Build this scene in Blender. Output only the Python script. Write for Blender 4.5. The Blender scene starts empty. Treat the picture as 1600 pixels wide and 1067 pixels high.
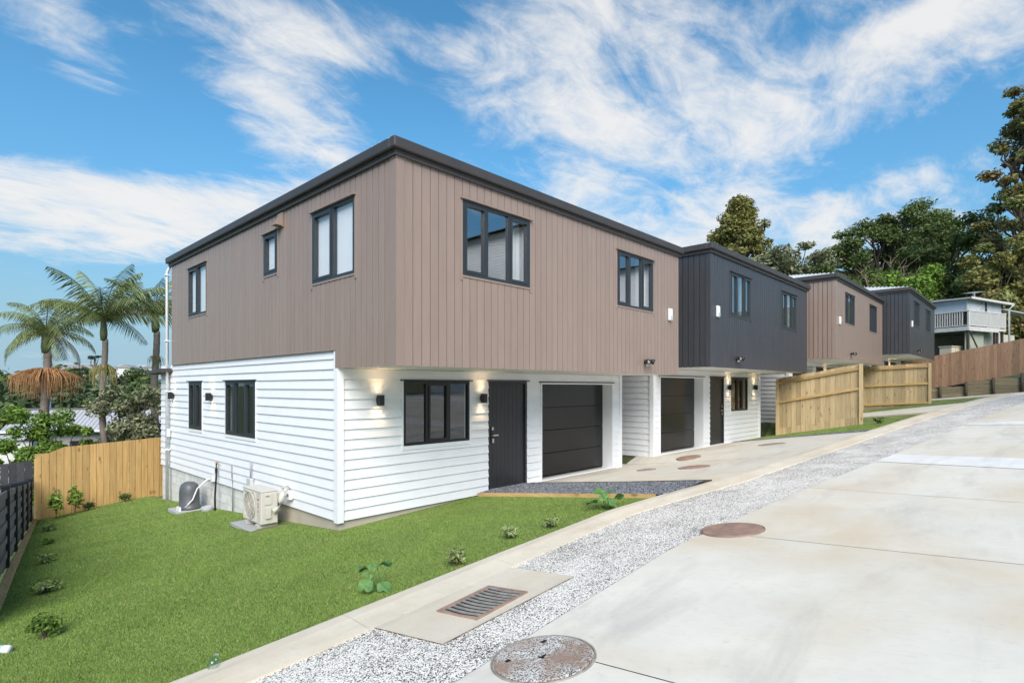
import bpy, math, random
import numpy as np
from mathutils import Vector
rad = math.radians
random.seed(7); RNG = np.random.default_rng(7)
scene = bpy.context.scene
COL = scene.collection

# ------------------------------------------------------------------ camera
cd = bpy.data.cameras.new('camera'); cam = bpy.data.objects.new('camera', cd); COL.objects.link(cam)
cd.sensor_width = 36; cd.lens = 36*868/1600; cd.shift_y = 71.5/1600; cd.clip_end = 9000; cd.clip_start = .05
cam.location = (0, 0, 0); cam.rotation_euler = (rad(90), 0, rad(43.5-90))
scene.camera = cam

# ------------------------------------------------------------------ sky, sun, exposure
SUN_DIR = Vector((-.58, -.66, .75)).normalized()
SUN_EL = math.asin(SUN_DIR.z); SUN_ROT = math.atan2(SUN_DIR.x, SUN_DIR.y)
world = bpy.data.worlds.new('World'); scene.world = world; world.use_nodes = True
def build_world():
    nt = world.node_tree; N = nt.nodes; L = nt.links; N.clear()
    out = N.new('ShaderNodeOutputWorld'); bg = N.new('ShaderNodeBackground')
    sky = N.new('ShaderNodeTexSky'); sky.sky_type = 'NISHITA'; sky.sun_disc = False
    sky.sun_elevation = SUN_EL; sky.sun_rotation = SUN_ROT
    sky.air_density = 1.0; sky.dust_density = .12; sky.ozone_density = 2.5
    bg.inputs['Strength'].default_value = .15
    def math_(op, a, b=None, c=None, clamp=False):
        n = N.new('ShaderNodeMath'); n.operation = op; n.use_clamp = clamp
        for i, x in enumerate((a, b, c)):
            if x is None: continue
            if isinstance(x, (int, float)): n.inputs[i].default_value = x
            else: L.new(x, n.inputs[i])
        return n.outputs[0]
    tc = N.new('ShaderNodeTexCoord'); sep = N.new('ShaderNodeSeparateXYZ'); L.new(tc.outputs['Generated'], sep.inputs[0])
    z = math_('MAXIMUM', sep.outputs[2], 0.0)
    den = math_('ADD', z, .16)
    px = math_('DIVIDE', sep.outputs[0], den); py = math_('DIVIDE', sep.outputs[1], den)
    cmb = N.new('ShaderNodeCombineXYZ'); L.new(px, cmb.inputs[0]); L.new(py, cmb.inputs[1])
    mp = N.new('ShaderNodeMapping'); L.new(cmb.outputs[0], mp.inputs[0])
    mp.inputs['Rotation'].default_value = (0, 0, rad(28)); mp.inputs['Scale'].default_value = (.75, 1.2, 1); mp.inputs['Location'].default_value = CLOUD_LOC
    def noise(scale, detail, rough, dist=0., src=None):
        n = N.new('ShaderNodeTexNoise'); n.inputs['Scale'].default_value = scale; n.inputs['Detail'].default_value = detail
        n.inputs['Roughness'].default_value = rough; n.inputs['Distortion'].default_value = dist
        L.new(src or mp.outputs[0], n.inputs['Vector']); return n.outputs['Fac']
    big = noise(1.3, 3, .5, .3); fine = noise(3.6, 10, .62, .7); wisp = noise(11., 8, .68, .8)
    s = math_('ADD', math_('MULTIPLY', big, .50), math_('MULTIPLY', fine, .85))
    s = math_('ADD', s, math_('MULTIPLY', wisp, .34))
    side = math_('ADD', math_('MULTIPLY', sep.outputs[0], .6884), math_('MULTIPLY', sep.outputs[1], -.7254))
    for (cx, cy, sx, sy, ro, amp) in CLOUD_BANKS:      # cloud banks at their places in the sky
        t, e = (cx-800)/868, (605-cy)/868; q = math.sqrt(1+t*t+e*e); f = 1/q
        c_, s_ = math.cos(rad(ro)), math.sin(rad(ro)); kx, ky = 868/(sx*f), 868/(sy*f)
        dx = math_('ADD', side, -t/q); dz = math_('ADD', sep.outputs[2], -e/q)
        gx = math_('MULTIPLY_ADD', dx, c_*kx, math_('MULTIPLY', dz, s_*kx)); gy = math_('MULTIPLY_ADD', dx, -s_*ky, math_('MULTIPLY', dz, c_*ky))
        r2 = math_('MULTIPLY_ADD', gx, gx, math_('MULTIPLY', gy, gy)); gsn = math_('POWER', .3679, r2)
        s = math_('MULTIPLY_ADD', gsn, amp, s)
    mr = N.new('ShaderNodeMapRange'); mr.interpolation_type = 'SMOOTHSTEP'; L.new(s, mr.inputs['Value'])
    mr.inputs['From Min'].default_value = CLOUD_LO; mr.inputs['From Max'].default_value = CLOUD_HI
    fac = math_('MULTIPLY', mr.outputs[0], .93)
    hz = N.new('ShaderNodeMapRange'); L.new(z, hz.inputs['Value']); hz.inputs['From Min'].default_value = 0.; hz.inputs['From Max'].default_value = .10
    hz.inputs['To Min'].default_value = .45; hz.inputs['To Max'].default_value = 1
    fac = math_('MULTIPLY', fac, hz.outputs[0])
    hsv = N.new('ShaderNodeHueSaturation'); hsv.inputs['Saturation'].default_value = SKY_SAT; hsv.inputs['Value'].default_value = SKY_VAL; hsv.inputs['Hue'].default_value = .486
    L.new(sky.outputs[0], hsv.inputs['Color'])
    hg = N.new('ShaderNodeMapRange'); hg.interpolation_type = 'SMOOTHSTEP'; L.new(z, hg.inputs['Value']); hg.inputs['From Max'].default_value = .42; hg.inputs['To Min'].default_value = .50; hg.inputs['To Max'].default_value = 1.
    dim = N.new('ShaderNodeVectorMath'); dim.operation = 'SCALE'; L.new(hsv.outputs[0], dim.inputs[0]); L.new(hg.outputs[0], dim.inputs['Scale'])
    mix = N.new('ShaderNodeMix'); mix.data_type = 'RGBA'; L.new(fac, mix.inputs['Factor'])
    hf = N.new('ShaderNodeMapRange'); hf.interpolation_type = 'SMOOTHSTEP'; L.new(z, hf.inputs['Value']); hf.inputs['From Max'].default_value = .26; hf.inputs['To Min'].default_value = .88; hf.inputs['To Max'].default_value = 0.
    hm = N.new('ShaderNodeMix'); hm.data_type = 'RGBA'; L.new(hf.outputs[0], hm.inputs['Factor']); L.new(dim.outputs[0], hm.inputs[6]); hm.inputs[7].default_value = (.85, 1.42, 1.88, 1); L.new(hm.outputs[2], mix.inputs[6])
    mix.inputs[7].default_value = (CLOUD_V*1.01, CLOUD_V*1.0, CLOUD_V*.985, 1)
    L.new(mix.outputs[2], bg.inputs[0]); L.new(bg.outputs[0], out.inputs[0])
CLOUD_LOC = (1.3, 4.2, 0); CLOUD_LO, CLOUD_HI, CLOUD_V = .91, 1.33, 2.45; SKY_SAT, SKY_VAL = 1.24, .52
# px, py, half sizes, tilt, weight
CLOUD_BANKS = [(880, 160, 190, 110, 10, .32), (760, 60, 260, 60, 5, .24), (450, 30, 190, 45, -8, .34), (450, 185, 140, 66, -20, .40), (90, 300, 190, 38, -4, .32), (400, 335, 230, 50, 8, .40), (1250, 190, 420, 55, 14, .30),
  (1450, 25, 260, 40, 12, .28), (1180, 350, 330, 70, 4, .34), (110, 70, 100, 60, -60, .24), (100, 375, 260, 30, 3, .18), (1100, 130, 160, 60, 25, .18),
  (150, 190, 200, 50, 0, -.25), (270, 80, 70, 60, 0, -.14), (1430, 225, 150, 26, 14, -.24), (620, 150, 60, 90, 0, -.10), (1040, 290, 110, 30, 10, -.16)]
build_world()
sd = bpy.data.lights.new('sun', 'SUN'); sd.energy = 2.2; sd.angle = rad(42); sd.color = (1, .935, .85)
so = bpy.data.objects.new('sun', sd); COL.objects.link(so); so.location = (0, 0, 40)
so.rotation_euler = SUN_DIR.to_track_quat('Z', 'Y').to_euler()
vs = scene.view_settings; vs.view_transform = 'Standard'; vs.look = 'None'; vs.exposure = 1.28; vs.gamma = 1; vs.use_curve_mapping = False
scene.cycles.use_denoising = True; scene.cycles.max_bounces = 8; scene.cycles.transparent_max_bounces = 12
scene.cycles.sample_clamp_indirect = 6

# ------------------------------------------------------------------ mesh and object helpers
class MB:
    def __init__(s): s.v = []; s.f = []
    def add(s, vs_, fs): o = len(s.v); s.v += [tuple(p) for p in vs_]; s.f += [tuple(i+o for i in f) for f in fs]; return s
    def box(s, x0, x1, y0, y1, z0, z1):
        x0, x1 = sorted((x0, x1)); y0, y1 = sorted((y0, y1)); z0, z1 = sorted((z0, z1))
        return s.add([(x0,y0,z0),(x1,y0,z0),(x1,y1,z0),(x0,y1,z0),(x0,y0,z1),(x1,y0,z1),(x1,y1,z1),(x0,y1,z1)], BOXF)
    def hexa(s, p): return s.add(p, BOXF)
    def quad(s, a, b, c, d): return s.add([a,b,c,d], [(0,1,2,3)])
    def tube(s, pts, r, n=8, cap=True):
        pts = [Vector(p) for p in pts]; r = r if isinstance(r, (list, tuple)) else [r]*len(pts)
        o = len(s.v)
        for i, p in enumerate(pts):
            d = (pts[min(i+1, len(pts)-1)]-pts[max(i-1, 0)]).normalized()
            a = d.cross(Vector((0,0,1)) if abs(d.z) < .9 else Vector((1,0,0))).normalized(); b = d.cross(a)
            for k in range(n):
                t = 2*math.pi*k/n; q = p+(a*math.cos(t)+b*math.sin(t))*r[i]; s.v.append(tuple(q))
        for i in range(len(pts)-1):
            for k in range(n): s.f.append((o+i*n+k, o+i*n+(k+1)%n, o+(i+1)*n+(k+1)%n, o+(i+1)*n+k))
        if cap: s.f.append(tuple(o+k for k in range(n))[::-1]); s.f.append(tuple(o+(len(pts)-1)*n+k for k in range(n)))
        return s
    def lathe(s, prof, cx=0, cy=0, n=20, sx=1, sy=1):
        o = len(s.v)
        for r, z in prof:
            for k in range(n):
                t = 2*math.pi*k/n; s.v.append((cx+r*math.cos(t)*sx, cy+r*math.sin(t)*sy, z))
        for i in range(len(prof)-1):
            for k in range(n): s.f.append((o+i*n+k, o+i*n+(k+1)%n, o+(i+1)*n+(k+1)%n, o+(i+1)*n+k))
        s.f.append(tuple(o+k for k in range(n))[::-1]); s.f.append(tuple(o+(len(prof)-1)*n+k for k in range(n)))
        return s
    def mesh(s, name, mat, smooth=False):
        m = bpy.data.meshes.new(name); m.from_pydata(s.v, [], s.f)
        if mat: m.materials.append(mat)
        if smooth: m.shade_smooth()
        return m
    def build(s, name, mat, parent=None, smooth=False): return link(name, s.mesh(name, mat, smooth), parent)
def islands(mb):
    """weld a cell mesh, drop inner faces, return one MB per connected piece"""
    key = {}; ix = []
    for p in mb.v: ix.append(key.setdefault((round(p[0], 4), round(p[1], 4), round(p[2], 4)), len(key)))
    vs_ = list(key); fs = {}
    for f in mb.f:
        f = tuple(ix[i] for i in f); k = frozenset(f)
        if k in fs: fs[k] = None
        else: fs[k] = f
    fs = [f for f in fs.values() if f]; par = list(range(len(vs_)))
    def find(i):
        while par[i] != i: par[i] = par[par[i]]; i = par[i]
        return i
    for f in fs:
        for i in f[1:]: par[find(i)] = find(f[0])
    gr = {}
    for f in fs: gr.setdefault(find(f[0]), []).append(f)
    out = []
    for g in gr.values():
        used = sorted({i for f in g for i in f}); re = {i: j for j, i in enumerate(used)}; m = MB(); m.v = [vs_[i] for i in used]; m.f = [tuple(re[i] for i in f) for f in g]; out.append(m)
    return out
BOXF = [(0,3,2,1),(4,5,6,7),(0,1,5,4),(1,2,6,5),(2,3,7,6),(3,0,4,7)]
def link(name, mesh, parent=None):
    o = bpy.data.objects.new(name, mesh); COL.objects.link(o)
    if parent: o.parent = parent
    return o
def tag(o, label=None, cat=None, group=None, kind=None):
    for k, x in (('label', label), ('category', cat), ('group', group), ('kind', kind)):
        if x: o[k] = x
    return o
def thing(name, loc, label, cat, group=None, rz=0):
    o = bpy.data.objects.new(name, None); COL.objects.link(o); o.location = loc; o.rotation_euler.z = rz; o.empty_display_size = .2
    return tag(o, label, cat, group)
def bevel(o, w=.01, seg=2):
    m = o.modifiers.new('bevel', 'BEVEL'); m.width = w; m.segments = seg; m.limit_method = 'ANGLE'; return o
def fast_mesh(name, verts, faces, mat):      # verts Nx3, faces MxK
    m = bpy.data.meshes.new(name); verts = np.asarray(verts, np.float32); faces = np.asarray(faces, np.int32); k = faces.shape[1]
    m.vertices.add(len(verts)); m.vertices.foreach_set('co', verts.ravel())
    m.loops.add(faces.size); m.loops.foreach_set('vertex_index', faces.ravel())
    m.polygons.add(len(faces)); m.polygons.foreach_set('loop_start', np.arange(0, faces.size, k, dtype=np.int32))
    m.polygons.foreach_set('loop_total', np.full(len(faces), k, np.int32))
    m.update(calc_edges=True); m.materials.append(mat); return m

# ------------------------------------------------------------------ materials
def M(name, col, col2=None, rough=.6, scale=6., detail=5, bump=0., bscale=60., rnd=.0, metallic=0., spec=.5, stretch=(1,1,1), lo=.35, hi=.65, island=0., trans=0., coat=0.):
    m = bpy.data.materials.new(name); m.use_nodes = True; nt = m.node_tree; N = nt.nodes; L = nt.links
    bs = N['Principled BSDF']; bs.inputs['Roughness'].default_value = rough; bs.inputs['Metallic'].default_value = metallic
    bs.inputs['Specular IOR Level'].default_value = spec; bs.inputs['Coat Weight'].default_value = coat
    col2 = col2 or tuple(c*.86 for c in col)
    tc = N.new('ShaderNodeTexCoord'); oi = N.new('ShaderNodeObjectInfo')
    off = N.new('ShaderNodeVectorMath'); off.operation = 'SCALE'; off.inputs[0].default_value = (37, 53, 71); L.new(oi.outputs['Random'], off.inputs['Scale'])
    ad = N.new('ShaderNodeVectorMath'); ad.operation = 'ADD'; L.new(tc.outputs['Object'], ad.inputs[0]); L.new(off.outputs[0], ad.inputs[1])
    mp = N.new('ShaderNodeMapping'); mp.inputs['Scale'].default_value = stretch; L.new(ad.outputs[0], mp.inputs[0])
    n = N.new('ShaderNodeTexNoise'); n.inputs['Scale'].default_value = scale; n.inputs['Detail'].default_value = detail; n.inputs['Roughness'].default_value = .6; L.new(mp.outputs[0], n.inputs['Vector'])
    mr = N.new('ShaderNodeMapRange'); mr.inputs['From Min'].default_value = lo; mr.inputs['From Max'].default_value = hi; L.new(n.outputs['Fac'], mr.inputs['Value'])
    mx = N.new('ShaderNodeMix'); mx.data_type = 'RGBA'; L.new(mr.outputs[0], mx.inputs['Factor']); mx.inputs[6].default_value = (*col, 1); mx.inputs[7].default_value = (*col2, 1)
    cur = mx.outputs[2]
    if rnd or island:
        src = oi.outputs['Random']
        if island: g = N.new('ShaderNodeNewGeometry'); src = g.outputs['Random Per Island']
        r2 = N.new('ShaderNodeMapRange'); a = island or rnd; r2.inputs['To Min'].default_value = 1-a; r2.inputs['To Max'].default_value = 1+a; L.new(src, r2.inputs['Value'])
        hs = N.new('ShaderNodeHueSaturation'); L.new(r2.outputs[0], hs.inputs['Value']); L.new(cur, hs.inputs['Color']); cur = hs.outputs[0]
    L.new(cur, bs.inputs['Base Color'])
    if bump:
        b = N.new('ShaderNodeTexNoise'); b.inputs['Scale'].default_value = bscale; b.inputs['Detail'].default_value = 4; L.new(mp.outputs[0], b.inputs['Vector'])
        bp = N.new('ShaderNodeBump'); bp.inputs['Strength'].default_value = bump; bp.inputs['Distance'].default_value = .01; L.new(b.outputs['Fac'], bp.inputs['Height']); L.new(bp.outputs[0], bs.inputs['Normal'])
    if trans:
        tr = N.new('ShaderNodeBsdfTranslucent'); L.new(cur, tr.inputs['Color']); ms = N.new('ShaderNodeMixShader'); ms.inputs[0].default_value = trans
        L.new(bs.outputs[0], ms.inputs[1]); L.new(tr.outputs[0], ms.inputs[2]); L.new(ms.outputs[0], N['Material Output'].inputs[0])
    m['bsdf'] = bs.name
    return m
def wood(name, c1, c2, knot, rnd=.16, rough=.75, axis=2):
    st = [14., 14., 14.]; st[axis] = .9
    m = M(name, c1, c2, rough=rough, scale=1.6, stretch=tuple(st), rnd=rnd, bump=.25, bscale=3.)
    nt = m.node_tree; N = nt.nodes; L = nt.links; bs = N['Principled BSDF']
    cur = bs.inputs['Base Color'].links[0].from_socket
    ad = [n for n in N if n.type == 'VECT_MATH' and n.operation == 'ADD'][0]
    mp = N.new('ShaderNodeMapping'); s2 = [7., 7., 7.]; s2[axis] = 3.; mp.inputs['Scale'].default_value = s2; L.new(ad.outputs[0], mp.inputs[0])
    vo = N.new('ShaderNodeTexVoronoi'); vo.inputs['Scale'].default_value = .8; L.new(mp.outputs[0], vo.inputs['Vector'])
    mr = N.new('ShaderNodeMapRange'); mr.inputs['From Min'].default_value = .08; mr.inputs['From Max'].default_value = .2; mr.inputs['To Min'].default_value = .75; mr.inputs['To Max'].default_value = 0; L.new(vo.outputs['Distance'], mr.inputs['Value'])
    mx = N.new('ShaderNodeMix'); mx.data_type = 'RGBA'; L.new(mr.outputs[0], mx.inputs['Factor']); L.new(cur, mx.inputs[6]); mx.inputs[7].default_value = (*knot, 1)
    L.new(mx.outputs[2], bs.inputs['Base Color']); return m
def glass_mat(name, refl=.5, tint=(.85,.9,.92)):
    m = bpy.data.materials.new(name); m.use_nodes = True; nt = m.node_tree; N = nt.nodes; L = nt.links; N.remove(N['Principled BSDF'])
    t = N.new('ShaderNodeBsdfTransparent'); t.inputs[0].default_value = (*tint, 1)
    g = N.new('ShaderNodeBsdfGlossy'); g.inputs['Roughness'].default_value = .004; g.inputs[0].default_value = (.95,.97,1,1)
    lf = N.new('ShaderNodeLayerWeight'); pw = N.new('ShaderNodeMath'); pw.operation = 'POWER'; L.new(lf.outputs['Facing'], pw.inputs[0]); pw.inputs[1].default_value = 4.
    lw = N.new('ShaderNodeMath'); lw.operation = 'MULTIPLY_ADD'; L.new(pw.outputs[0], lw.inputs[0]); lw.inputs[1].default_value = 1-refl; lw.inputs[2].default_value = refl
    ms = N.new('ShaderNodeMixShader'); L.new(lw.outputs[0], ms.inputs[0]); L.new(t.outputs[0], ms.inputs[1]); L.new(g.outputs[0], ms.inputs[2]); L.new(ms.outputs[0], N['Material Output'].inputs[0])
    return m
def emit(name, col, s):
    m = bpy.data.materials.new(name); m.use_nodes = True; b = m.node_tree.nodes['Principled BSDF']
    b.inputs['Base Color'].default_value = (*col, 1); b.inputs['Emission Color'].default_value = (*col, 1); b.inputs['Emission Strength'].default_value = s; return m
def speckle(name, a, b, scale, thr, rough=.8, rust=None):
    m = bpy.data.materials.new(name); m.use_nodes = True; nt = m.node_tree; N = nt.nodes; L = nt.links; bs = N['Principled BSDF']; bs.inputs['Roughness'].default_value = rough
    tc = N.new('ShaderNodeTexCoord'); vo = N.new('ShaderNodeTexVoronoi'); vo.inputs['Scale'].default_value = scale; L.new(tc.outputs['Object'], vo.inputs['Vector'])
    sp = N.new('ShaderNodeSeparateColor'); L.new(vo.outputs['Color'], sp.inputs[0])
    no = N.new('ShaderNodeTexNoise'); no.inputs['Scale'].default_value = 1.7; no.inputs['Detail'].default_value = 8; no.inputs['Roughness'].default_value = .7; L.new(tc.outputs['Object'], no.inputs['Vector'])
    th = N.new('ShaderNodeMapRange'); L.new(no.outputs['Fac'], th.inputs['Value']); th.inputs['From Min'].default_value = .3; th.inputs['From Max'].default_value = .7; th.inputs['To Min'].default_value = thr-.24; th.inputs['To Max'].default_value = thr+.24
    gt = N.new('ShaderNodeMath'); gt.operation = 'GREATER_THAN'; L.new(sp.outputs[0], gt.inputs[0]); L.new(th.outputs[0], gt.inputs[1])
    mx = N.new('ShaderNodeMix'); mx.data_type = 'RGBA'; L.new(gt.outputs[0], mx.inputs['Factor']); mx.inputs[6].default_value = (*b, 1); mx.inputs[7].default_value = (*a, 1)
    m2 = N.new('ShaderNodeMix'); m2.data_type = 'RGBA'; m2.blend_type = 'MULTIPLY'; m2.inputs['Factor'].default_value = .55; L.new(mx.outputs[2], m2.inputs[6])
    cg = N.new('ShaderNodeMapRange'); L.new(sp.outputs[1], cg.inputs['Value']); cg.inputs['To Min'].default_value = .55; cg.inputs['To Max'].default_value = 1.15
    L.new(cg.outputs[0], m2.inputs[7]); L.new(m2.outputs[2], bs.inputs['Base Color'])
    if rust:
        rn = N.new('ShaderNodeTexNoise'); rn.inputs['Scale'].default_value = 3.2; rn.inputs['Detail'].default_value = 7; L.new(tc.outputs['Object'], rn.inputs['Vector'])
        rm = N.new('ShaderNodeMapRange'); rm.inputs['From Min'].default_value = .42; rm.inputs['From Max'].default_value = .62; rm.inputs['To Max'].default_value = .85; L.new(rn.outputs['Fac'], rm.inputs['Value'])
        m3 = N.new('ShaderNodeMix'); m3.data_type = 'RGBA'; L.new(rm.outputs[0], m3.inputs['Factor']); L.new(m2.outputs[2], m3.inputs[6]); m3.inputs[7].default_value = (*rust, 1); L.new(m3.outputs[2], bs.inputs['Base Color'])
    bp = N.new('ShaderNodeBump'); bp.inputs['Strength'].default_value = .5; bp.inputs['Distance'].default_value = .006; L.new(vo.outputs['Distance'], bp.inputs['Height']); bp.invert = True; L.new(bp.outputs[0], bs.inputs['Normal'])
    return m
def concrete(name, c, stain, rough=.75):
    m = M(name, c, tuple(x*.9 for x in c), rough=rough, scale=1.3, detail=8, bump=.12, bscale=90.)
    nt = m.node_tree; N = nt.nodes; L = nt.links; bs = N['Principled BSDF']; cur = bs.inputs['Base Color'].links[0].from_socket
    tc = [n for n in N if n.type == 'TEX_COORD'][0]
    for sc, lo, hi, f, col, st in ((.42, .46, .68, .8, stain, (1,1,1)), (1.1, .52, .72, .7, tuple(x*.66 for x in c), (.5,1.8,1)), (9., .60, .78, .45, tuple(x*.6 for x in c), (1,1,1)), (34., .50, .75, .22, tuple(x*.6 for x in c), (1,.25,1))):
        mp = N.new('ShaderNodeMapping'); mp.inputs['Scale'].default_value = st; mp.inputs['Location'].default_value = (sc*31, sc*17, 3); L.new(tc.outputs['Object'], mp.inputs[0])
        n = N.new('ShaderNodeTexNoise'); n.inputs['Scale'].default_value = sc; n.inputs['Detail'].default_value = 9; n.inputs['Roughness'].default_value = .62; n.inputs['Distortion'].default_value = .4; L.new(mp.outputs[0], n.inputs['Vector'])
        mr = N.new('ShaderNodeMapRange'); mr.inputs['From Min'].default_value = lo; mr.inputs['From Max'].default_value = hi; mr.inputs['To Max'].default_value = f; L.new(n.outputs['Fac'], mr.inputs['Value'])
        mx = N.new('ShaderNodeMix'); mx.data_type = 'RGBA'; L.new(mr.outputs[0], mx.inputs['Factor']); L.new(cur, mx.inputs[6]); mx.inputs[7].default_value = (*col, 1); cur = mx.outputs[2]
    L.new(cur, bs.inputs['Base Color']); return m

WHITE = M('white_weatherboard_paint', (.80,.81,.83), (.76,.77,.79), rough=.45, scale=3, rnd=.015, bump=.03, bscale=40)
TRIM = M('white_trim_paint', (.82,.83,.85), (.79,.80,.82), rough=.4, scale=4)
SOFFIT = M('soffit_paint', (.78,.77,.73), (.74,.73,.69), rough=.6, scale=3)
BROWN = M('brown_cladding_paint', (.290,.217,.181), (.268,.200,.167), rough=.34, scale=2.5, rnd=.04, bump=.05, bscale=30, stretch=(3,3,.6))
CHAR = M('charcoal_cladding_paint', (.052,.054,.063), (.045,.047,.055), rough=.40, scale=2.5, rnd=.05, bump=.05, bscale=30, stretch=(3,3,.6))
BROWN_D = M('brown_groove', (.062,.046,.038), rough=.7); CHAR_D = M('charcoal_groove', (.015,.016,.019), rough=.7)
FASCIA = M('dark_fascia_metal', (.056,.050,.047), (.048,.043,.041), rough=.45, scale=3)
FRAME = M('window_frame_aluminium', (.030,.036,.042), (.026,.031,.037), rough=.38, scale=3)
BLACKF = M('black_frame_aluminium', (.012,.012,.014), rough=.4)
DOORM = M('charcoal_door_paint', (.026,.027,.031), (.022,.023,.027), rough=.42, scale=4, rnd=.05)
GARAGE = M('black_garage_steel', (.0075,.0075,.0085), (.006,.006,.007), rough=.27, scale=3)
ROOFM = M('light_roof_metal', (.66,.67,.68), (.56,.57,.58), rough=.4, scale=2, metallic=.2)
FOUND = concrete('foundation_concrete', (.52,.475,.385), (.34,.28,.20))
BLOCK = M('painted_block', (.72,.72,.70), (.56,.56,.52), rough=.8, scale=3.5, rnd=.05, bump=.3, bscale=40)
GLASS = glass_mat('window_glass', .36); GLASS_L = glass_mat('window_glass_low', .12, (.7,.74,.75))
GLASS_B = glass_mat('window_glass_side', .10, (.96,.97,.98))
BLIND = M('white_blind', (.80,.81,.82), (.76,.77,.78), rough=.8, scale=2)
CURTAIN = M('pale_curtain', (.62,.62,.61), (.5,.5,.5), rough=.9, stretch=(12,12,.4))
INTER = M('room_interior', (.30,.29,.28), rough=.9)
STEEL = M('satin_steel', (.62,.61,.58), rough=.28, metallic=1.)
PLASTW = M('white_plastic', (.80,.80,.80), (.77,.77,.77), rough=.35)
BLACKP = M('black_plastic', (.012,.012,.013), rough=.4)
GREYP = M('grey_plastic', (.10,.105,.115), (.085,.09,.10), rough=.45)
ACM = M('ac_casing', (.58,.55,.49), (.55,.52,.46), rough=.4)
ACD = M('ac_grille', (.40,.38,.34), rough=.5)
CONC = concrete('driveway_concrete', (.75,.705,.61), (.62,.51,.36))
CONC2 = concrete('apron_concrete', (.66,.62,.535), (.60,.51,.37))
KERBM = concrete('kerb_concrete', (.68,.61,.49), (.56,.43,.27))
PAD = concrete('pad_concrete', (.42,.43,.44), (.36,.35,.32))
BAND = concrete('white_band', (.82,.80,.76), (.74,.71,.66))  # whiter tone for the two bands across the driveway
AGG = speckle('exposed_aggregate', (.85,.80,.73), (.07,.064,.058), 120., .29)
GRAVELM = M('grey_gravel', (.21,.22,.245), (.10,.105,.12), rough=.8, scale=25, island=.55)
GRAVELB = M('gravel_bed', (.13,.135,.15), (.07,.07,.08), rough=.9, scale=40, bump=.6, bscale=120)
SOIL = M('soil', (.075,.058,.038), (.05,.04,.026), rough=.95, scale=9)
RUST = M('rusty_iron', (.38,.25,.19), (.24,.165,.13), rough=.75, scale=7, bump=.2, bscale=90)
IRON = M('grey_cast_iron', (.33,.31,.28), (.20,.185,.165), rough=.65, scale=12, bump=.25, bscale=80)
IRONAGG = speckle('speckled_cover', (.66,.64,.60), (.14,.105,.08), 130., .40, rust=(.30,.20,.145))
DARK = M('dark_void', (.008,.008,.008), rough=.9)
PINE = wood('new_pine', (.50,.385,.225), (.40,.29,.15), (.17,.10,.05), rnd=.2)
PINE_Y = wood('golden_pine', (.50,.325,.125), (.40,.24,.085), (.18,.09,.035), rnd=.17)
PINEH = wood('new_pine_rail', (.50,.34,.15), (.38,.24,.09), (.16,.08,.03), axis=0)
PINEV = wood('new_pine_rail_v', (.50,.34,.15), (.38,.24,.09), (.16,.08,.03), axis=1)
CEDAR = wood('brown_paling', (.31,.185,.115), (.23,.135,.085), (.12,.065,.04), rnd=.22)
RETW = wood('old_sleeper', (.27,.22,.15), (.18,.145,.09), (.08,.06,.03), axis=1)
SLATM = wood('charcoal_slat', (.115,.118,.13), (.085,.087,.098), (.05,.05,.055), rnd=.25, axis=1)
BLACKW = M('black_post_paint', (.010,.010,.012), rough=.5)
DGREY = M('dark_grey_paling', (.055,.055,.062), (.04,.04,.045), rough=.7, rnd=.2)
def lawn_base():
    m = M('lawn_soil', (.17,.21,.055), (.10,.13,.035), rough=.95, scale=3, detail=9, bump=.5, bscale=120); return m
LAWNM = lawn_base()
def grass_mat():
    m = M('grass_blade', (.262,.390,.092), (.200,.300,.072), rough=.7, scale=1.1, detail=9, island=.34, trans=.25, spec=.2, lo=.3, hi=.7)
    N = m.node_tree.nodes; L = m.node_tree.links; bs = N['Principled BSDF']; cur = bs.inputs['Base Color'].links[0].from_socket; g = N.new('ShaderNodeNewGeometry')     # a few dry blades
    gt_ = N.new('ShaderNodeMath'); gt_.operation = 'GREATER_THAN'; gt_.inputs[1].default_value = .93; L.new(g.outputs['Random Per Island'], gt_.inputs[0]); mx = N.new('ShaderNodeMix'); mx.data_type = 'RGBA'
    L.new(gt_.outputs[0], mx.inputs['Factor']); L.new(cur, mx.inputs[6]); mx.inputs[7].default_value = (.46, .41, .20, 1); L.new(mx.outputs[2], bs.inputs['Base Color']); return m
GRASSM = grass_mat()
GROUNDM = M('rough_ground', (.060,.095,.028), (.085,.085,.035), rough=.95, scale=.15, detail=10)
def leafm(name, c, c2=None, island=.45, sc=.5): return M(name, c, c2 or tuple(x*.55 for x in c), rough=.6, scale=sc, island=island, trans=.22, spec=.25)
LF = dict(dark=leafm('leaf_dark', (.12,.17,.052)), mid=leafm('leaf_mid', (.15,.21,.062)), bright=leafm('leaf_bright', (.20,.33,.055)), olive=leafm('leaf_olive', (.25,.235,.075), (.15,.16,.045)),
    grey=leafm('leaf_grey_olive', (.25,.26,.15), (.155,.175,.095)), rust=leafm('leaf_rust', (.20,.25,.08), (.25,.17,.07)), palm=leafm('leaf_palm', (.22,.26,.10), (.13,.165,.055)), dry=leafm('leaf_dry', (.30,.23,.13)),
    far=leafm('leaf_far', (.11,.155,.07)), pale=leafm('leaf_pale', (.36,.42,.19), (.23,.30,.11)), lily=leafm('leaf_round', (.17,.31,.10), (.10,.22,.07), island=.25, sc=6))
BARK = M('bark', (.13,.10,.075), (.085,.065,.05), rough=.9, scale=5, bump=.5, bscale=12, stretch=(3,3,.6))
BARKG = M('grey_palm_bark', (.24,.21,.18), (.16,.13,.11), rough=.9, scale=4, stretch=(1,1,6), bump=.3, bscale=8)
SHAFT = M('palm_crownshaft', (.13,.17,.06), (.10,.11,.05), rough=.6)
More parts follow.
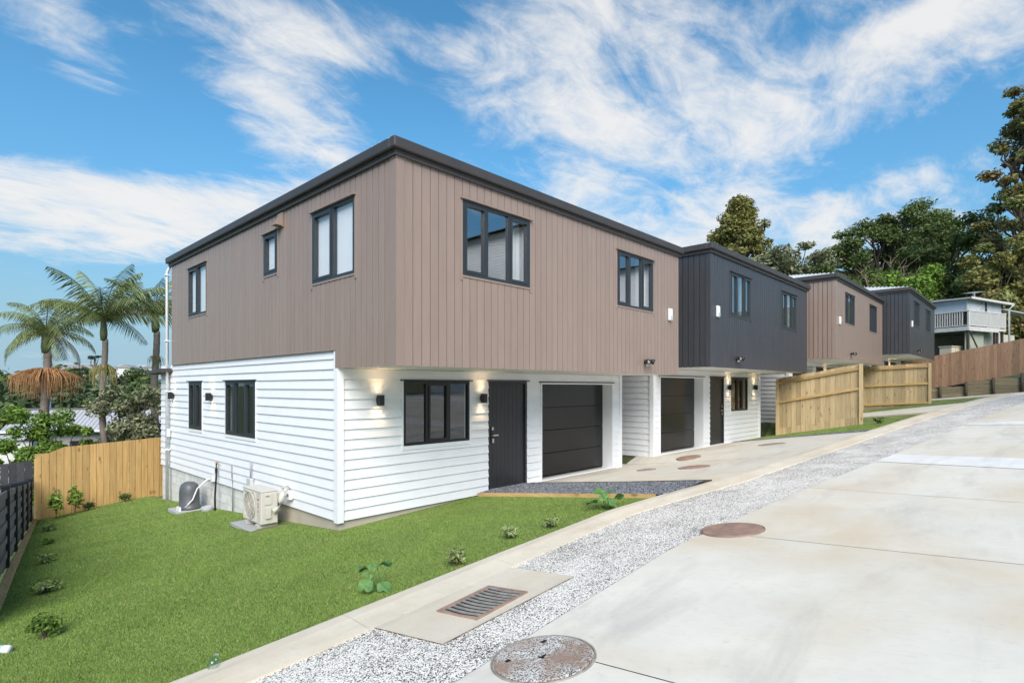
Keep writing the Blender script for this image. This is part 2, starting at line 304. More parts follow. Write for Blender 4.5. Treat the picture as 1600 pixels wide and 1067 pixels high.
FRUIT = M('palm_fruit_strands', (.46,.25,.11), (.34,.17,.075), rough=.8, scale=2, island=.4)
FRUITY = M('palm_green_strands', (.33,.31,.10), (.25,.22,.07), rough=.8, scale=2, island=.4)

# ------------------------------------------------------------------ terrain
def ss(a, b, x):
    t = np.clip((np.asarray(x, float)-a)/(b-a), 0, 1); return t*t*(3-2*t)
KU = [-8, 1.24, 2.77, 4.38, 6.84, 7.96, 9.4, 12.45, 16.5, 20, 23.5, 28.4, 40]
KO = [4.15, 4.32, 4.38, 4.45, 4.52, 4.35, 4.05, 3.75, 3.33, 2.93, 2.50, 1.60, -.9]
def kerb_out(u): return np.interp(u, KU, KO)
def kerb_in(u): return np.interp(u, KU, np.array(KO)-np.array([.45,.45,.45,.42,.40,.42,.44,.46,.5,.5,.5,.5,.5]))
def agg_r(u): return np.interp(u, [-8, 2.37, 3.26, 5.41, 8.53, 12.28, 18.63, 24.78, 40], [2.5, 2.62, 2.69, 2.81, 2.54, 2.01, 1.25, .36, -2.4])
def P(u, v):
    u = np.asarray(u, float); uu = np.where(u < 27, u, 27+3*(1-np.exp(-(np.maximum(u, 27)-27)/3)))
    return -1.604+.047*uu-.12*np.maximum(v, -3.)
def floorz(u): return -2.04+.22*ss(12.3, 13.3, u)+.50*ss(21.35, 22.3, u)+.5*ss(30.2, 30.9, u)
def vfront(u): return 7.84-.39*ss(12.3, 13.3, u)-.61*ss(21.3, 22.3, u)-.98*ss(30.2, 30.9, u)
def gz(u, v):
    u = np.asarray(u, float); v = np.asarray(v, float)
    vc = kerb_out(u); pl = P(u, v)
    lawn = pl+.0345*np.maximum(0, v-4.25)-.13*ss(10, 18.5, v)*ss(4.2, 1.9, u)
    s = np.clip((v-vc)/np.maximum(vfront(u)-vc, .1), 0, 1)
    ap = P(u, vc)*(1-s)+(floorz(u)-.02)*s
    w = ss(7.2, 9., u)
    return np.where(v <= vc, pl, lawn*(1-w)+ap*w)
def terrain(u, v):
    u = np.asarray(u, float); v = np.asarray(v, float)
    site = gz(np.clip(u, -8, 40), np.clip(v, -12, 19))-.06
    d = np.hypot(u, v)
    drop = ss(19.0, 40, v)*3.2+ss(35, 120, v)*9+ss(0, -30, u)*ss(0, 30, v)*3
    far = ss(250, 900, d)*(14+9*np.sin(u*.004+1)+7*np.sin(v*.0053+u*.002)+4*np.sin(u*.013)*np.sin(v*.011+2))*ss(-2500, 200, v)
    hill = .85*ss(40.05, 40.35, u)+.19*np.clip(u-42, 0, 90)*ss(75, 18, v)
    return site-drop+far*ss(60, 400, v)+hill
def axis(core, far, n):
    a = np.concatenate([np.linspace(core[0], core[1], n)]); g = np.geomspace(1.2, far, 46)
    return np.concatenate([core[0]-g[::-1], a, core[1]+g])
gu = axis((-10, 46), 4500, 150); gv = axis((-14, 30), 4500, 110)
gu = np.sort(np.concatenate([gu, [40.03, 40.07, 40.2, 40.36]]))
GU, GV = np.meshgrid(gu, gv, indexing='ij'); GZ = terrain(GU, GV)
idx = np.arange(GU.size).reshape(GU.shape)
gf = np.stack([idx[:-1,:-1], idx[1:,:-1], idx[1:,1:], idx[:-1,1:]], -1).reshape(-1, 4)
ground = link('ground', fast_mesh('ground', np.stack([GU, GV, GZ], -1).reshape(-1, 3), gf, GROUNDM)); tag(ground, 'rough green ground running to the horizon', kind='structure')
ground.data.shade_smooth()

def sheet(name, pts_fn, nu, nv, off, mat, parent=None, zfn=gz):   # pts_fn(s,t)->(u,v)
    s = np.linspace(0, 1, nu+1); t = np.linspace(0, 1, nv+1); S_, T_ = np.meshgrid(s, t, indexing='ij')
    u, v = pts_fn(S_, T_); z = zfn(u, v)+off
    ix = np.arange(u.size).reshape(u.shape); f = np.stack([ix[:-1,:-1], ix[1:,:-1], ix[1:,1:], ix[:-1,1:]], -1).reshape(-1, 4)
    m = fast_mesh(name, np.stack([u, v, z], -1).reshape(-1, 3), f, mat); m.shade_smooth(); return link(name, m, parent)
def between(u0, u1, fa, fb):
    def fn(s, t):
        u = u0+(u1-u0)*s; a = fa(u) if callable(fa) else fa; b = fb(u) if callable(fb) else fb; return u, a+(b-a)*t
    return fn
# driveway slabs with open joints
drive = thing('driveway', (0,0,0), 'wide pale stained concrete driveway rising along the houses', None); drive['kind'] = 'structure'
J = [(-7, 0), (-.6, 0), (2.87, 0.), (5.72, .15), (8.06, .37), (10.36, .57), (11.43, .52), (14.0, .6), (16.75, .7), (17.65, .45), (21, .6), (25, .6), (30, .6), (39.9, 0)]
for i in range(len(J)-1):
    (a, sa), (b, sb) = J[i], J[i+1]
    def fn(s, t, a=a, sa=sa, b=b, sb=sb):
        v = -9+t*12; u = (a+sa*np.clip(v, -2, 3)+.005)*(1-s)+(b+sb*np.clip(v, -2, 3)-.005)*s
        for _ in range(8): v = -9+t*(agg_r(u)-.010+9); u = (a+sa*np.clip(v, -2, 3)+.005)*(1-s)+(b+sb*np.clip(v, -2, 3)-.005)*s
        return u, v
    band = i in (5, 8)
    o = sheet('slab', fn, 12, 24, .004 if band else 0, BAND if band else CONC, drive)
    if band: o['label'] = 'whiter band across the driveway'
agg = sheet('exposed_aggregate_strip', between(-7, 39.5, agg_r, kerb_in), 180, 8, -.004, AGG); tag(agg, 'speckled black and white exposed aggregate strip beside the kerb', kind='structure')
# kerb, in cast lengths
kerb = thing('kerb', (0,0,0), 'low pale concrete kerb between lawn and aggregate strip', None); kerb['kind'] = 'structure'
ku = [-6, -3.6, -1.2, 1.1, 2.46, 4.27, 6.2, 8.4, 10.9, 13.4, 15.9, 18.4, 20.9, 23.4, 25.9, 28.4, 32, 36]
for a, b in zip(ku[:-1], ku[1:]):
    us = np.linspace(a+.004, b-.004, 9); m = MB(); prev = None
    for u in us:
        vi = kerb_in(u); vo = kerb_out(u); zi = float(gz(u, vi)); zo = float(P(u, vo)); w = vo-vi
        prof = [(vi, zi-.08), (vi, zi+.012), (vi+w*.3, zi+(zo-zi)*.3+.03), (vi+w*.62, zi+(zo-zi)*.62+.055), (vo-.03, zo+.06), (vo, zo+.05), (vo, zo-.12)]
        ring = [(u, p, q) for p, q in prof]; o = len(m.v); m.v += ring
        if prev is not None:
            for k in range(len(prof)-1): m.f.append((prev+k, o+k, o+k+1, prev+k+1))
        else: m.f.append(tuple(range(o, o+len(prof))))
        prev = o
    m.f.append(tuple(range(prev, prev+7))); m.build('kerb_length', KERBM, kerb, True).data.shade_flat()
# catchpit apron
pad = sheet('catchpit_apron', lambda s, t: (2.50+(4.20-2.50)*s+.06*(1-t)*(1-s), 3.12+.06*s+t*(kerb_in(2.5+1.7*s)+.02-3.12-.06*s)), 16, 10, .010, KERBM); tag(pad, 'pale concrete apron around the slotted drain', kind='structure')
gr = thing('drain_grate', (0,0,0), 'slotted cast iron drain grate in the concrete apron', 'drain grate')
ga, gb = np.array([2.97, 3.70]), np.array([3.64, 3.76]); gd = np.array([2.99, 3.22])-ga
def gp(s, t, off): q = ga+(gb-ga)*s+gd*t; return (q[0], q[1], float(gz(*q))+.012+off)
m = MB()
for (s0, s1, t0, t1) in ((0,1,0,.10),(0,1,.94,1),(0,.03,.10,.94),(.97,1,.10,.94)):
    c = [(s0,t0),(s1,t0),(s1,t1),(s0,t1)]; m.hexa([gp(*q, -.03) for q in c]+[gp(*q, .012) for q in c])
m.build('frame', RUST, gr)
MB().quad(gp(.0,0,.0015), gp(1,0,.0015), gp(1,1,.0015), gp(0,1,.0015)).build('pit', DARK, gr)
for k in range(11):
    s = .05+.9*k/10; m = MB()
    for j in range(8):
        t0 = .1+.84*j/8; t1 = .1+.84*(j+1)/8; b0 = .03*math.sin(math.pi*(t0-.1)/.84); b1 = .03*math.sin(math.pi*(t1-.1)/.84)
        c = [(s-.020-b0,t0),(s+.020-b0,t0),(s+.020-b1,t1),(s-.020-b1,t1)]; m.hexa([gp(*q, -.025) for q in c]+[gp(*q, .009) for q in c])
    m.build('bar', IRON, gr)
def manhole(u, v, r, mat, label, kind):
    z = float(gz(u, v)); sx = float(gz(u+.5, v)-gz(u-.5, v)); sy = float(gz(u, v+.5)-gz(u, v-.5))
    t = thing('manhole_cover', (u, v, z), label, 'manhole cover'); t.rotation_euler = (math.atan(sy), -math.atan(sx), 0)
    MB().lathe([(r+.02,-.03),(r+.02,.004),(r+.018,.010),(r+.008,.010),(r+.004,-.004),(r*.2,-.004)], n=48).build('frame', RUST if kind != 'agg' else IRON, t)
    lid = MB().lathe([(r,-.02),(r,.010),(r-.012,.014),(.02,.014)], n=48).build('lid', mat, t)
    if kind == 'iron':
        m = MB(); n = int(r/.028)
        for i in range(-n, n+1):
            for j in range(-n, n+1):
                x, y = i*.027, j*.027
                if math.hypot(x, y) < r-.03: m.box(x-.008, x+.008, y-.008, y+.008, .013, .018)
        tag(m.build('raised_studs', mat, lid), kind='stuff')
    m = MB()
    for x, y, w, h in ((0,0,.05,.02), (-.02,0,.018,.05), (r*.55, r*.45, .045, .03), (-r*.5, .5*r, .04, .03)): m.box(x-w/2, x+w/2, y-h/2, y+h/2, .0125, .0152)
    m.build('lifting_slot', DARK, lid)
    return t
manhole(2.75, 2.33, .325, IRONAGG, 'large worn speckled round manhole cover at the driveway edge, nearest the camera', 'agg')
manhole(6.26, 2.51, .325, RUST, 'rusty round manhole cover between aggregate strip and driveway slab', 'iron')
manhole(13.0, 6.3, .28, RUST, 'rusty round cover in front of the second garage', 'iron')
manhole(11.5, 5.45, .32, RUST, 'larger rusty round cover in the middle of the shared apron', 'iron')
manhole(11.3, 6.5, .20, IRON, 'small dark round cover in front of the first garage', 'iron')
manhole(15.6, 5.2, .32, IRON, 'dark round cover near the gravel strip by the second house', 'iron')
# shared apron of the first two garages
apron = thing('garage_apron', (0,0,0), 'pale concrete apron in front of the garages', None); apron['kind'] = 'structure'
def apr(u0f, u1f, v1f):
    def fn(s, t):
        v0 = 3.2; u = u0f(0)*(1-s)+u1f(0)*s
        for _ in range(3):
            va = kerb_out(u)-.0; v = va+(v1f(u)-va)*t; u = u0f(v)*(1-s)+u1f(v)*s
        return u, v
    return fn
gl = lambda v: 9.40-.19*(np.asarray(v)-4.0); j1 = lambda v: 12.6+0*np.asarray(v); gr_ = lambda v: 17.45+.22*(np.asarray(v)-3.2)
sheet('slab', apr(gl, lambda v: j1(v)-.006, lambda u: np.where(u < 12.4, 8.2, 8.2)), 24, 24, .0, CONC2, apron)
sheet('slab', apr(lambda v: j1(v)+.006, gr_, lambda u: 7.85+0*u), 24, 24, .0, CONC2, apron)
for a, b, v1 in ((22.7, 26.4, 7.3), (31.2, 35.2, 6.3)):
    sheet('slab', apr(lambda v, a=a: a+0*np.asarray(v), lambda v, b=b: b+0*np.asarray(v), lambda u, v1=v1: v1+0*u), 16, 20, .04, CONC2, apron)
    m = MB(); vs2 = np.linspace(float(kerb_out(a)), v1, 12)
    for p, q in zip(vs2[:-1], vs2[1:]): m.quad((a, p, float(gz(a, p))-.2), (a, q, float(gz(a, q))-.2), (a, q, float(gz(a, q))+.04), (a, p, float(gz(a, p))+.04))
    m.build('slab_edge', FOUND, apron)

# lawns
def tim(v): return 7.25+(7.72-np.asarray(v))*(7.98-7.25)/(7.72-4.38)     # timber edging line
def fence_u(v): return -.687+.1346*np.asarray(v)
lawn = thing('lawn', (0,0,0), 'mown green lawn around the first house', None); lawn['kind'] = 'structure'
sheet('turf', lambda s, t: ((fence_u(kerb_out(2)+t*3.4)-.0)*(1-s)+tim(kerb_out(2)+t*3.4)*s, kerb_out((fence_u(4.4))*(1-s)+8*s)*(1-t)+7.86*t), 50, 24, .0, LAWNM, lawn)
sheet('turf', lambda s, t: (fence_u(7.86+t*10.74)*(1-s)+(4.5+t*.0)*s, 7.86+t*10.74), 20, 50, .0, LAWNM, lawn)
sheet('turf', lambda s, t: (gr_(3.2+t*4.3)*(1-s)+.45+(22.65-.45)*s+0*t, kerb_out(17.9+4.8*s)*(1-t)+7.4*t), 24, 16, .0, LAWNM, lawn)
sheet('turf', between(26.4, 31.2, kerb_out, 6.9), 16, 16, .0, LAWNM, lawn)
sheet('turf', between(35.2, 40.0, kerb_out, 6.0), 16, 16, .0, LAWNM, lawn)
sheet('turf', lambda s, t: (36.+4*s, -3+t*(kerb_out(36.+4*s)+3)), 10, 10, .012, LAWNM, lawn)
# grass blades
def in_lawn(u, v):
    a = (u > fence_u(v)+.12) & (v > kerb_out(u)+.005) & (v < 18.5) & ((u < 4.34) | ((v < 7.80) & (u < tim(v)-.05)))
    a &= ~((u > 3.68) & (u < 4.3) & (v > 9.18) & (v < 10.42)); a &= ~((u > 3.72) & (v > 13.4) & (v < 14.1))
    b = (u > gr_(v)+.42) & (u < 22.62) & (v > kerb_out(u)+.01) & (v < 7.35)
    c = (u > 26.45) & (u < 31.15) & (v > kerb_out(u)+.01) & (v < 6.7)
    d = (u > 35.25) & (u < 39.9) & (v > kerb_out(u)+.01) & (v < 5.9)
    return a | b | c | d
def make_grass(n):
    ths = rad(43.5)-np.arctan((RNG.uniform(-30, 1600, n)-800)/868)     # spread more densely near the camera
    d = np.exp(RNG.uniform(math.log(4.4), math.log(34), n)); d = np.where(RNG.random(n) < .9, np.exp(RNG.uniform(math.log(4.0), math.log(21), n)), d)
    u = d*np.cos(ths); v = d*np.sin(ths); k = in_lawn(u, v); u = u[k]; v = v[k]; d = d[k]; n = len(u)
    z = gz(u, v); h = RNG.uniform(.009, .022, n)*(1+.25*np.sin(u*3.1)*np.sin(v*2.7)); w = np.clip(.0017+.00038*d, 0, .010)
    an = RNG.uniform(0, 2*math.pi, n); le = RNG.uniform(0, .030, n); la = RNG.uniform(0, 2*math.pi, n)
    a = np.stack([u-w*np.cos(an), v-w*np.sin(an), z-.004], -1); b = np.stack([u+w*np.cos(an), v+w*np.sin(an), z-.004], -1)
    c = np.stack([u+le*np.cos(la), v+le*np.sin(la), z+h], -1)
    V = np.stack([a, b, c], 1).reshape(-1, 3); F = np.arange(3*n).reshape(-1, 3)
    return fast_mesh('grass', V, F, GRASSM)
grass = link('grass', make_grass(1900000)); tag(grass, 'short green grass blades growing on the lawns', 'grass', kind='stuff')

# gravel bed by the first door, gravel strip by the second house
def gbed(u, v): return gz(u, v)+.05
bed = sheet('gravel_bed', lambda s, t: ((tim(4.2+t*3.6)+.03)*(1-s)+(gl(4.2+t*3.6)-.03)*s, kerb_out(8.6)*(1-t)+7.82*t+0*s), 16, 24, .045, GRAVELB); tag(bed, 'grey gravel bed in front of the first entrance door', kind='structure')
strip2 = sheet('gravel_strip', lambda s, t: (gr_(3.2+t*4.2)+.42*s, kerb_out(17.6)*(1-t)+7.4*t), 6, 16, .006, GRAVELB); tag(strip2, 'thin grey gravel strip edging the apron of the charcoal house', kind='structure')
def stones(n, fn, zoff, rs):
    s = RNG.random(n); t = RNG.random(n); u, v = fn(s, t); z = gz(u, v)+zoff
    base = np.array([(1,0,0),(-1,0,0),(0,1,0),(0,-1,0),(0,0,1),(0,0,-1)], float); F0 = np.array([(0,2,4),(2,1,4),(1,3,4),(3,0,4),(2,0,5),(1,2,5),(3,1,5),(0,3,5)])
    r = RNG.uniform(rs[0], rs[1], (n,1,1))*RNG.uniform(.6, 1.2, (n,6,1)); a = RNG.uniform(0, 6.28, n); ca, sa = np.cos(a)[:,None], np.sin(a)[:,None]
    q = base[None]*r; q[:,:,2] *= .6; x = q[:,:,0]*ca-q[:,:,1]*sa; y = q[:,:,0]*sa+q[:,:,1]*ca
    V = np.stack([x+u[:,None], y+v[:,None], q[:,:,2]+z[:,None]], -1).reshape(-1, 3); F = (F0[None]+6*np.arange(n)[:,None,None]).reshape(-1, 3)
    return fast_mesh('gravel', V, F, GRAVELM)
o = link('gravel', stones(9000, lambda s, t: ((tim(4.3+t*3.5)+.05)*(1-s)+(gl(4.3+t*3.5)-.05)*s, kerb_out(8.6)*(1-t)+7.78*t+.02), .05, (.010, .024))); tag(o, 'loose grey stones in the bed by the first door', 'gravel', kind='stuff')
o = link('gravel', stones(2500, lambda s, t: (gr_(3.2+t*4.2)+.42*s, kerb_out(17.6)*(1-t)+7.4*t), .01, (.010, .024))); tag(o, 'loose grey stones in the strip by the charcoal house', 'gravel', kind='stuff')
# loose and half bedded chips on the near part of the aggregate strip
CHIPW = M('pale_chip', (.82,.79,.74), (.62,.60,.56), rough=.7, scale=30, island=.18); CHIPD = M('dark_chip', (.075,.072,.07), (.14,.13,.12), rough=.7, scale=30, island=.5)
def chips(n, mat, label):
    s = RNG.random(n)**1.4; t = RNG.uniform(.02, .98, n); u = 1.0+9.5*s; v = agg_r(u)+(kerb_in(u)-agg_r(u))*t; k = ~((u > 2.45) & (u < 4.25) & (v > 3.08)) & (np.hypot(u-2.75, v-2.33) > .36) & (np.hypot(u-6.26, v-2.51) > .36); u = u[k]; v = v[k]
    it = iter((u, v)); m = stones(len(u), lambda a, b: (u, v), -.004, (.004, .0085)); m.materials.clear(); m.materials.append(mat); return tag(link('aggregate_chips', m), label, 'gravel', kind='stuff')
chips(9000, CHIPW, 'pale stone chips showing in the aggregate strip'); chips(3200, CHIPD, 'dark stone chips showing in the aggregate strip')
# timber edging
te = thing('timber_edging', (0,0,0), 'pine board edging between lawn and grey gravel bed', 'edging')
for a, b in ((7.74, 6.1), (6.1, 4.42)):
    m = MB(); p = []
    for zz in (-.10, .062):
        for (v, off) in ((a, -.025), (a, .02), (b+.004, .02), (b+.004, -.025)): u = float(tim(v))+off; p.append((u, v, float(gz(tim(v), v))+zz))
    m.hexa(p).build('board', PINEV, te)
m = MB()
for v0, v1 in ((7.70, 5.9), (5.9, 4.12)):
    p = []
    for zz in (-.05, .058):
        for (v, off) in ((v0, -.02), (v0, .012), (v1, .012), (v1, -.02)): u = float(gl(v))+off; p.append((u, v, float(gz(gl(v), v))+zz))
    m.hexa(p)
m.build('far_board', M('dark_edging', (.09,.075,.06), rough=.9), te)

# ------------------------------------------------------------------ houses
OV = 1.55; ZB, ZJ, ZT, ZG = 2.335, 2.60, 5.17, 5.35      # cladding bottom, joint over side wall, top, gutter top
def free(lo, hi, cuts):
    out = [(lo, hi)]
    for a, b in cuts:
        nx = []
        for p, q in out:
            if b <= p or a >= q: nx.append((p, q)); continue
            if a > p: nx.append((p, a))
            if b < q: nx.append((b, q))
        out = nx
    return [(p, q) for p, q in out if q-p > 1e-4]
def splits(lo, hi, edges): e = sorted({lo, hi, *[x for x in edges if lo < x < hi]}); return list(zip(e[:-1], e[1:]))
class Face:                     # kind 'F': plane y=c, normal -y, axis a = x; 'L': plane x=c, normal -x, axis a = y
    def __init__(s, kind, c): s.k = kind; s.c = c
    def pt(s, a, n, z): return (a, s.c-n, z) if s.k == 'F' else (s.c-n, a, z)
    def box(s, m, a0, a1, n0, n1, z0, z1):
        if s.k == 'F': m.box(a0, a1, s.c-n0, s.c-n1, z0, z1)
        else: m.box(s.c-n0, s.c-n1, a0, a1, z0, z1)
    def slab(s, m, a0, a1, z0, z1, holes, th=.1, front=0.):
        for p, q in splits(a0, a1, [x for h in holes for x in h[:2]]):
            for lo, hi in free(z0, z1, [(h[2], h[3]) for h in holes if h[0] < q-1e-5 and h[1] > p+1e-5]): s.box(m, p, q, -th, front, lo, hi)
    def weatherboards(s, parent, a0, a1, z0, z1, holes, pitch=.157, mat=None):
        z = z0; k = 0
        while z < z1-.02:
            zt = min(z+pitch, z1); m = MB()
            for p, q in splits(z, zt, [x for h in holes for x in h[2:]]):
                n = lambda zz: .031-.023*(zz-z)/pitch
                for lo, hi in splits(a0, a1, [x for h in holes for x in h[:2] if h[2] < zt-1e-5 and h[3] > z+1e-5]):
                    if any(h[0] < hi-1e-5 and h[1] > lo+1e-5 and h[2] < q-1e-5 and h[3] > p+1e-5 for h in holes): continue
                    m.hexa([s.pt(lo, .001, p), s.pt(hi, .001, p), s.pt(hi, n(p), p), s.pt(lo, n(p), p), s.pt(lo, .001, q), s.pt(hi, .001, q), s.pt(hi, n(q), q), s.pt(lo, n(q), q)])
            for c in islands(m): c.build('weatherboard', mat or WHITE, parent)
            z = zt
    def cladding(s, parent, a0, a1, zlo, zhi, holes, mat, w=.15):
        n = max(1, round((a1-a0)/w)); w = (a1-a0)/n
        for i in range(n):
            gp_ = .0055 if s.k == 'F' else .0095; p0 = a0+i*w+gp_; p1 = a0+(i+1)*w-gp_; m = MB(); zl = zlo(.5*(p0+p1)) if callable(zlo) else zlo
            for p, q in splits(p0, p1, [x for h in holes for x in h[:2]]):
                for lo, hi in splits(zl, zhi, [x for h in holes for x in h[2:] if h[0] < p1-1e-5 and h[1] > p0+1e-5]):
                    if any(h[0] < q-1e-5 and h[1] > p+1e-5 and h[2] < hi-1e-5 and h[3] > lo+1e-5 for h in holes): continue
                    s.box(m, p, q, .0345, .048, lo, hi)
            for c in islands(m): c.build('cladding_board', mat, parent)
def window(parent, F, a0, a1, z0, z1, panes, fm, proud=.0, glass=None, behind=None, label=None, dep=.10, flash=None, opening=(0,)):
    """window > frame mesh, panes, flashing, blind"""
    m = MB(); fw = .045; n1 = proud+.012; n0 = proud-.06
    F.box(m, a0, a1, n0, n1, z0, z0+fw); F.box(m, a0, a1, n0, n1, z1-fw, z1)
    F.box(m, a0, a0+fw, n0, n1, z0+fw, z1-fw); F.box(m, a1-fw, a1, n0, n1, z0+fw, z1-fw)
    w = (a1-a0)/panes
    for i in range(1, panes): c = a0+w*i; F.box(m, c-.03, c+.03, n0, n1-.004, z0+fw, z1-fw)
    win = m.build('window', fm, parent)
    if label: win['label'] = label
    for i in range(panes):
        b0 = a0+w*i+(fw if i == 0 else .03); b1 = a0+w*(i+1)-(fw if i == panes-1 else .03); c0, c1 = z0+fw, z1-fw
        if i in opening:
            s = MB(); sw = .038
            F.box(s, b0, b1, n0+.01, n1+.008, c0, c0+sw); F.box(s, b0, b1, n0+.01, n1+.008, c1-sw, c1); F.box(s, b0, b0+sw, n0+.01, n1+.008, c0+sw, c1-sw); F.box(s, b1-sw, b1, n0+.01, n1+.008, c0+sw, c1-sw)
            s.build('sash', fm, win); b0 += sw; b1 -= sw; c0 += sw; c1 -= sw
        g = MB(); n = proud-.02; q4 = [F.pt(b0-.01, n, c0-.01), F.pt(b1+.01, n, c0-.01), F.pt(b1+.01, n, c1+.01), F.pt(b0-.01, n, c1+.01)]; g.quad(*(q4 if F.k == 'F' else q4[::-1])); g.build('pane', glass or GLASS, win)
    if flash is not False:
        m = MB(); F.box(m, a0-.05, a1+.05, proud-.02, proud+.055, z1+.002, z1+.022); m.build('head_flashing', flash or fm, win)
    if behind == 'blind':
        m = MB(); F.box(m, a0+.02, a1-.02, proud-.075, proud-.068, z0+.05, z1-.02); m.build('blind', BLIND, win)
    elif behind:
        for (f0, f1) in behind:
            m = MB(); b0 = a0+(a1-a0)*f0; b1 = a0+(a1-a0)*f1; k = max(2, int((b1-b0)/.05)); pts = [(b0+(b1-b0)*i/k, proud-.16-.022*(i % 2)) for i in range(k+1)]
            for (p, n), (q, n2) in zip(pts[:-1], pts[1:]): m.quad(F.pt(p, n, z0-.1), F.pt(q, n2, z0-.1), F.pt(q, n2, z1), F.pt(p, n, z1))
            m.build('curtain', CURTAIN, win)
    return win

def house(h):
    t = thing('town_house', (h['u'], h['v'], -2.02+h['dz']), h['label'], 'house', 'row of two storey town houses')
    W, D, clad, groove = h['W'], 9.9, h['clad'], h['groove']
    FU, FL, LW = Face('F', 0.), Face('F', OV), Face('L', 0.)
    up = [(a, b, 3.70, 4.83) for a, b in h['up']]
    ga, dr, lw = h['garage'], h['door'], h['win']
    low = [(ga[0], ga[1], 0., 2.09), (dr[0], dr[1], 0.0, 2.14), (lw[0], lw[1], 1.02, 2.13)]
    lup = h.get('left_up', []); llo = h.get('left_low', [])
    ext = h.get('ext', 0.)
    # structural walls
    m = MB(); FU.slab(m, 0.0, W, ZB, ZT-.002, up, .1, .034); m.build('front_wall', groove, t)
    m = MB(); FL.slab(m, 0.0, W, -.06, ZB-.02, low, .12); m.build('ground_wall', TRIM, t)
    m = MB(); LW.slab(m, .1, OV, ZB+.001, ZT-.003, lup, .1, .034); LW.slab(m, OV+.001, D-.03, ZJ, ZT-.003, lup, .1, .034); LW.slab(m, OV+.001, D-.03, ZB+.001, ZJ-.013, [], .1, 0.); m.build('side_wall', groove, t)
    m = MB(); LW.slab(m, OV+.12, D+ext, -.06, ZB-.002, llo); m.build('side_ground_wall', TRIM, t)
    m = MB(); m.box(W-.1, W, .1, D, ZB, ZT); m.box(W-.1, W, OV+.12, D+ext, -.06, ZB-.002); m.box(.1, W-.1, D-.1, D, ZB, ZT); m.box(.1, W-.1, D+ext-.1, D+ext-.001, -.06, ZB-.003); m.build('rear_wall', clad, t)
    m = MB(); m.box(.1, W-.1, .1, D-.1, 2.5, 2.56); m.box(.1, W-.1, OV+.12, D+ext-.1, -.12, -.03); m.box(.1, W-.1, .1, D-.1, ZT-.05, ZT-.01); m.box(.1, W-.1, 4.6, 4.66, 0, 2.5); m.box(.1, W-.1, 4.6, 4.66, 2.57, ZT-.06); m.box(3.0, 3.06, .1, 4.6, 2.57, ZT-.06); m.build('interior', INTER, t)
    MB().box(-.02, W+.02, -.02, OV+.05, ZB-.016, ZB-.001).build('soffit', SOFFIT, t)
    # cladding boards, front then side
    FU.cladding(t, .075, W-.03, ZB-.02, ZT, up, clad)
    LW.cladding(t, .075, D-.02, lambda y: ZB-.02 if y < OV-.04 else ZJ, ZT, lup, clad)
    MB().box(-.055, .075, -.055, .0, ZB-.022, ZT).box(-.055, -.0, .0, .075, ZB-.022, ZT).build('corner_board', clad, t)
    MB().box(W-.03, W+.04, -.052, .10, ZB-.021, ZT).build('corner_board', clad, t)
    MB().box(-.062, .09, -.062, -.0555, ZT-.07, ZT).box(-.062, -.0555, -.0555, .09, ZT-.07, ZT).build('corner_cap', clad, t)
    # weatherboards
    FL.weatherboards(t, .06, W-.07, -.05, ZB-.02, low)
    LW.weatherboards(t, OV+.07, D+ext-.02, -.05, ZJ-.012 if True else ZJ, llo)
    MB().box(-.046, .06, OV-.048, OV, -.075, ZB-.018).box(-.046, -.0, OV, OV+.07, -.075, ZJ-.002).build('corner_board', TRIM, t)
    MB().box(W-.07, W+.03, OV-.048, OV+.05, -.075, ZB-.018).build('corner_board', TRIM, t)
    MB().box(-.062, .0, OV+.0, D, ZJ-.010, ZJ-.001).build('side_flashing', clad, t)
    # foundations
    gmin = h['gmin']
    MB().box(.012, W-.01, OV+.012, OV+.25, gmin, -.065).build('foundation', FOUND, t)
    if h.get('blocks'):
        MB().box(.045, .2, OV+.27, D+ext-.1, gmin, -.068).build('foundation_core', FOUND, t)
        MB().box(.012, .2, OV+.26, OV+2.3, gmin, -.066).build('foundation', FOUND, t)
        for c in range(5):
            y = OV+2.306-(.2 if c % 2 else 0)
            while y < D+ext-.1:
                y0 = max(y, OV+2.306); y1 = min(y+.39, D+ext-.02); z1 = -.07-c*.2
                if y1-y0 > .06: MB().box(.014+random.uniform(0,.003), .045, y0, y1, z1-.192, z1).build('block', BLOCK, t)
                y += .398
    else: MB().box(.012, .2, OV+.26, D-.1, gmin, -.066).build('foundation', FOUND, t)
    # windows
    for i, (a, b) in enumerate(h['up']):
        window(t, FU, a, b, 3.70, 4.83, 3, h['fm'], .048, GLASS, h['upc'][i], flash=clad, opening=(0, 2))
        win_trim(t, FU, a, b, 3.70, 4.83, clad)
    for (a, b, z0, z1, n) in h.get('left_up_w', []):
        window(t, LW, a, b, z0, z1, n, h['fm'], .048, GLASS_B, 'blind', flash=clad, opening=(n-1,)); win_trim(t, LW, a, b, z0, z1, clad)
    for (a, b, z0, z1, n) in h.get('left_low_w', []):
        window(t, LW, a, b, z0, z1, n, FRAME, .025, GLASS_L, None, opening=(0, n-1))
        m = MB(); LW.box(m, a-.03, a-.001, .0, .036, z0-.06, z1); LW.box(m, b+.001, b+.03, .0, .036, z0-.06, z1); LW.box(m, a-.001, b+.001, .0, .036, z0-.06, z0-.001); m.build('window_trim', TRIM, t)
    window(t, FL, lw[0], lw[1], 1.02, 2.13, 3, BLACKF, .025, GLASS_L, None, opening=(1,))
    m = MB(); FL.box(m, lw[0]-.03, lw[0]-.001, .0, .036, .95, 2.13); FL.box(m, lw[1]+.001, lw[1]+.03, .0, .036, .95, 2.13); FL.box(m, lw[0]-.001, lw[1]+.001, .0, .036, .95, 1.019); m.build('window_trim', TRIM, t)
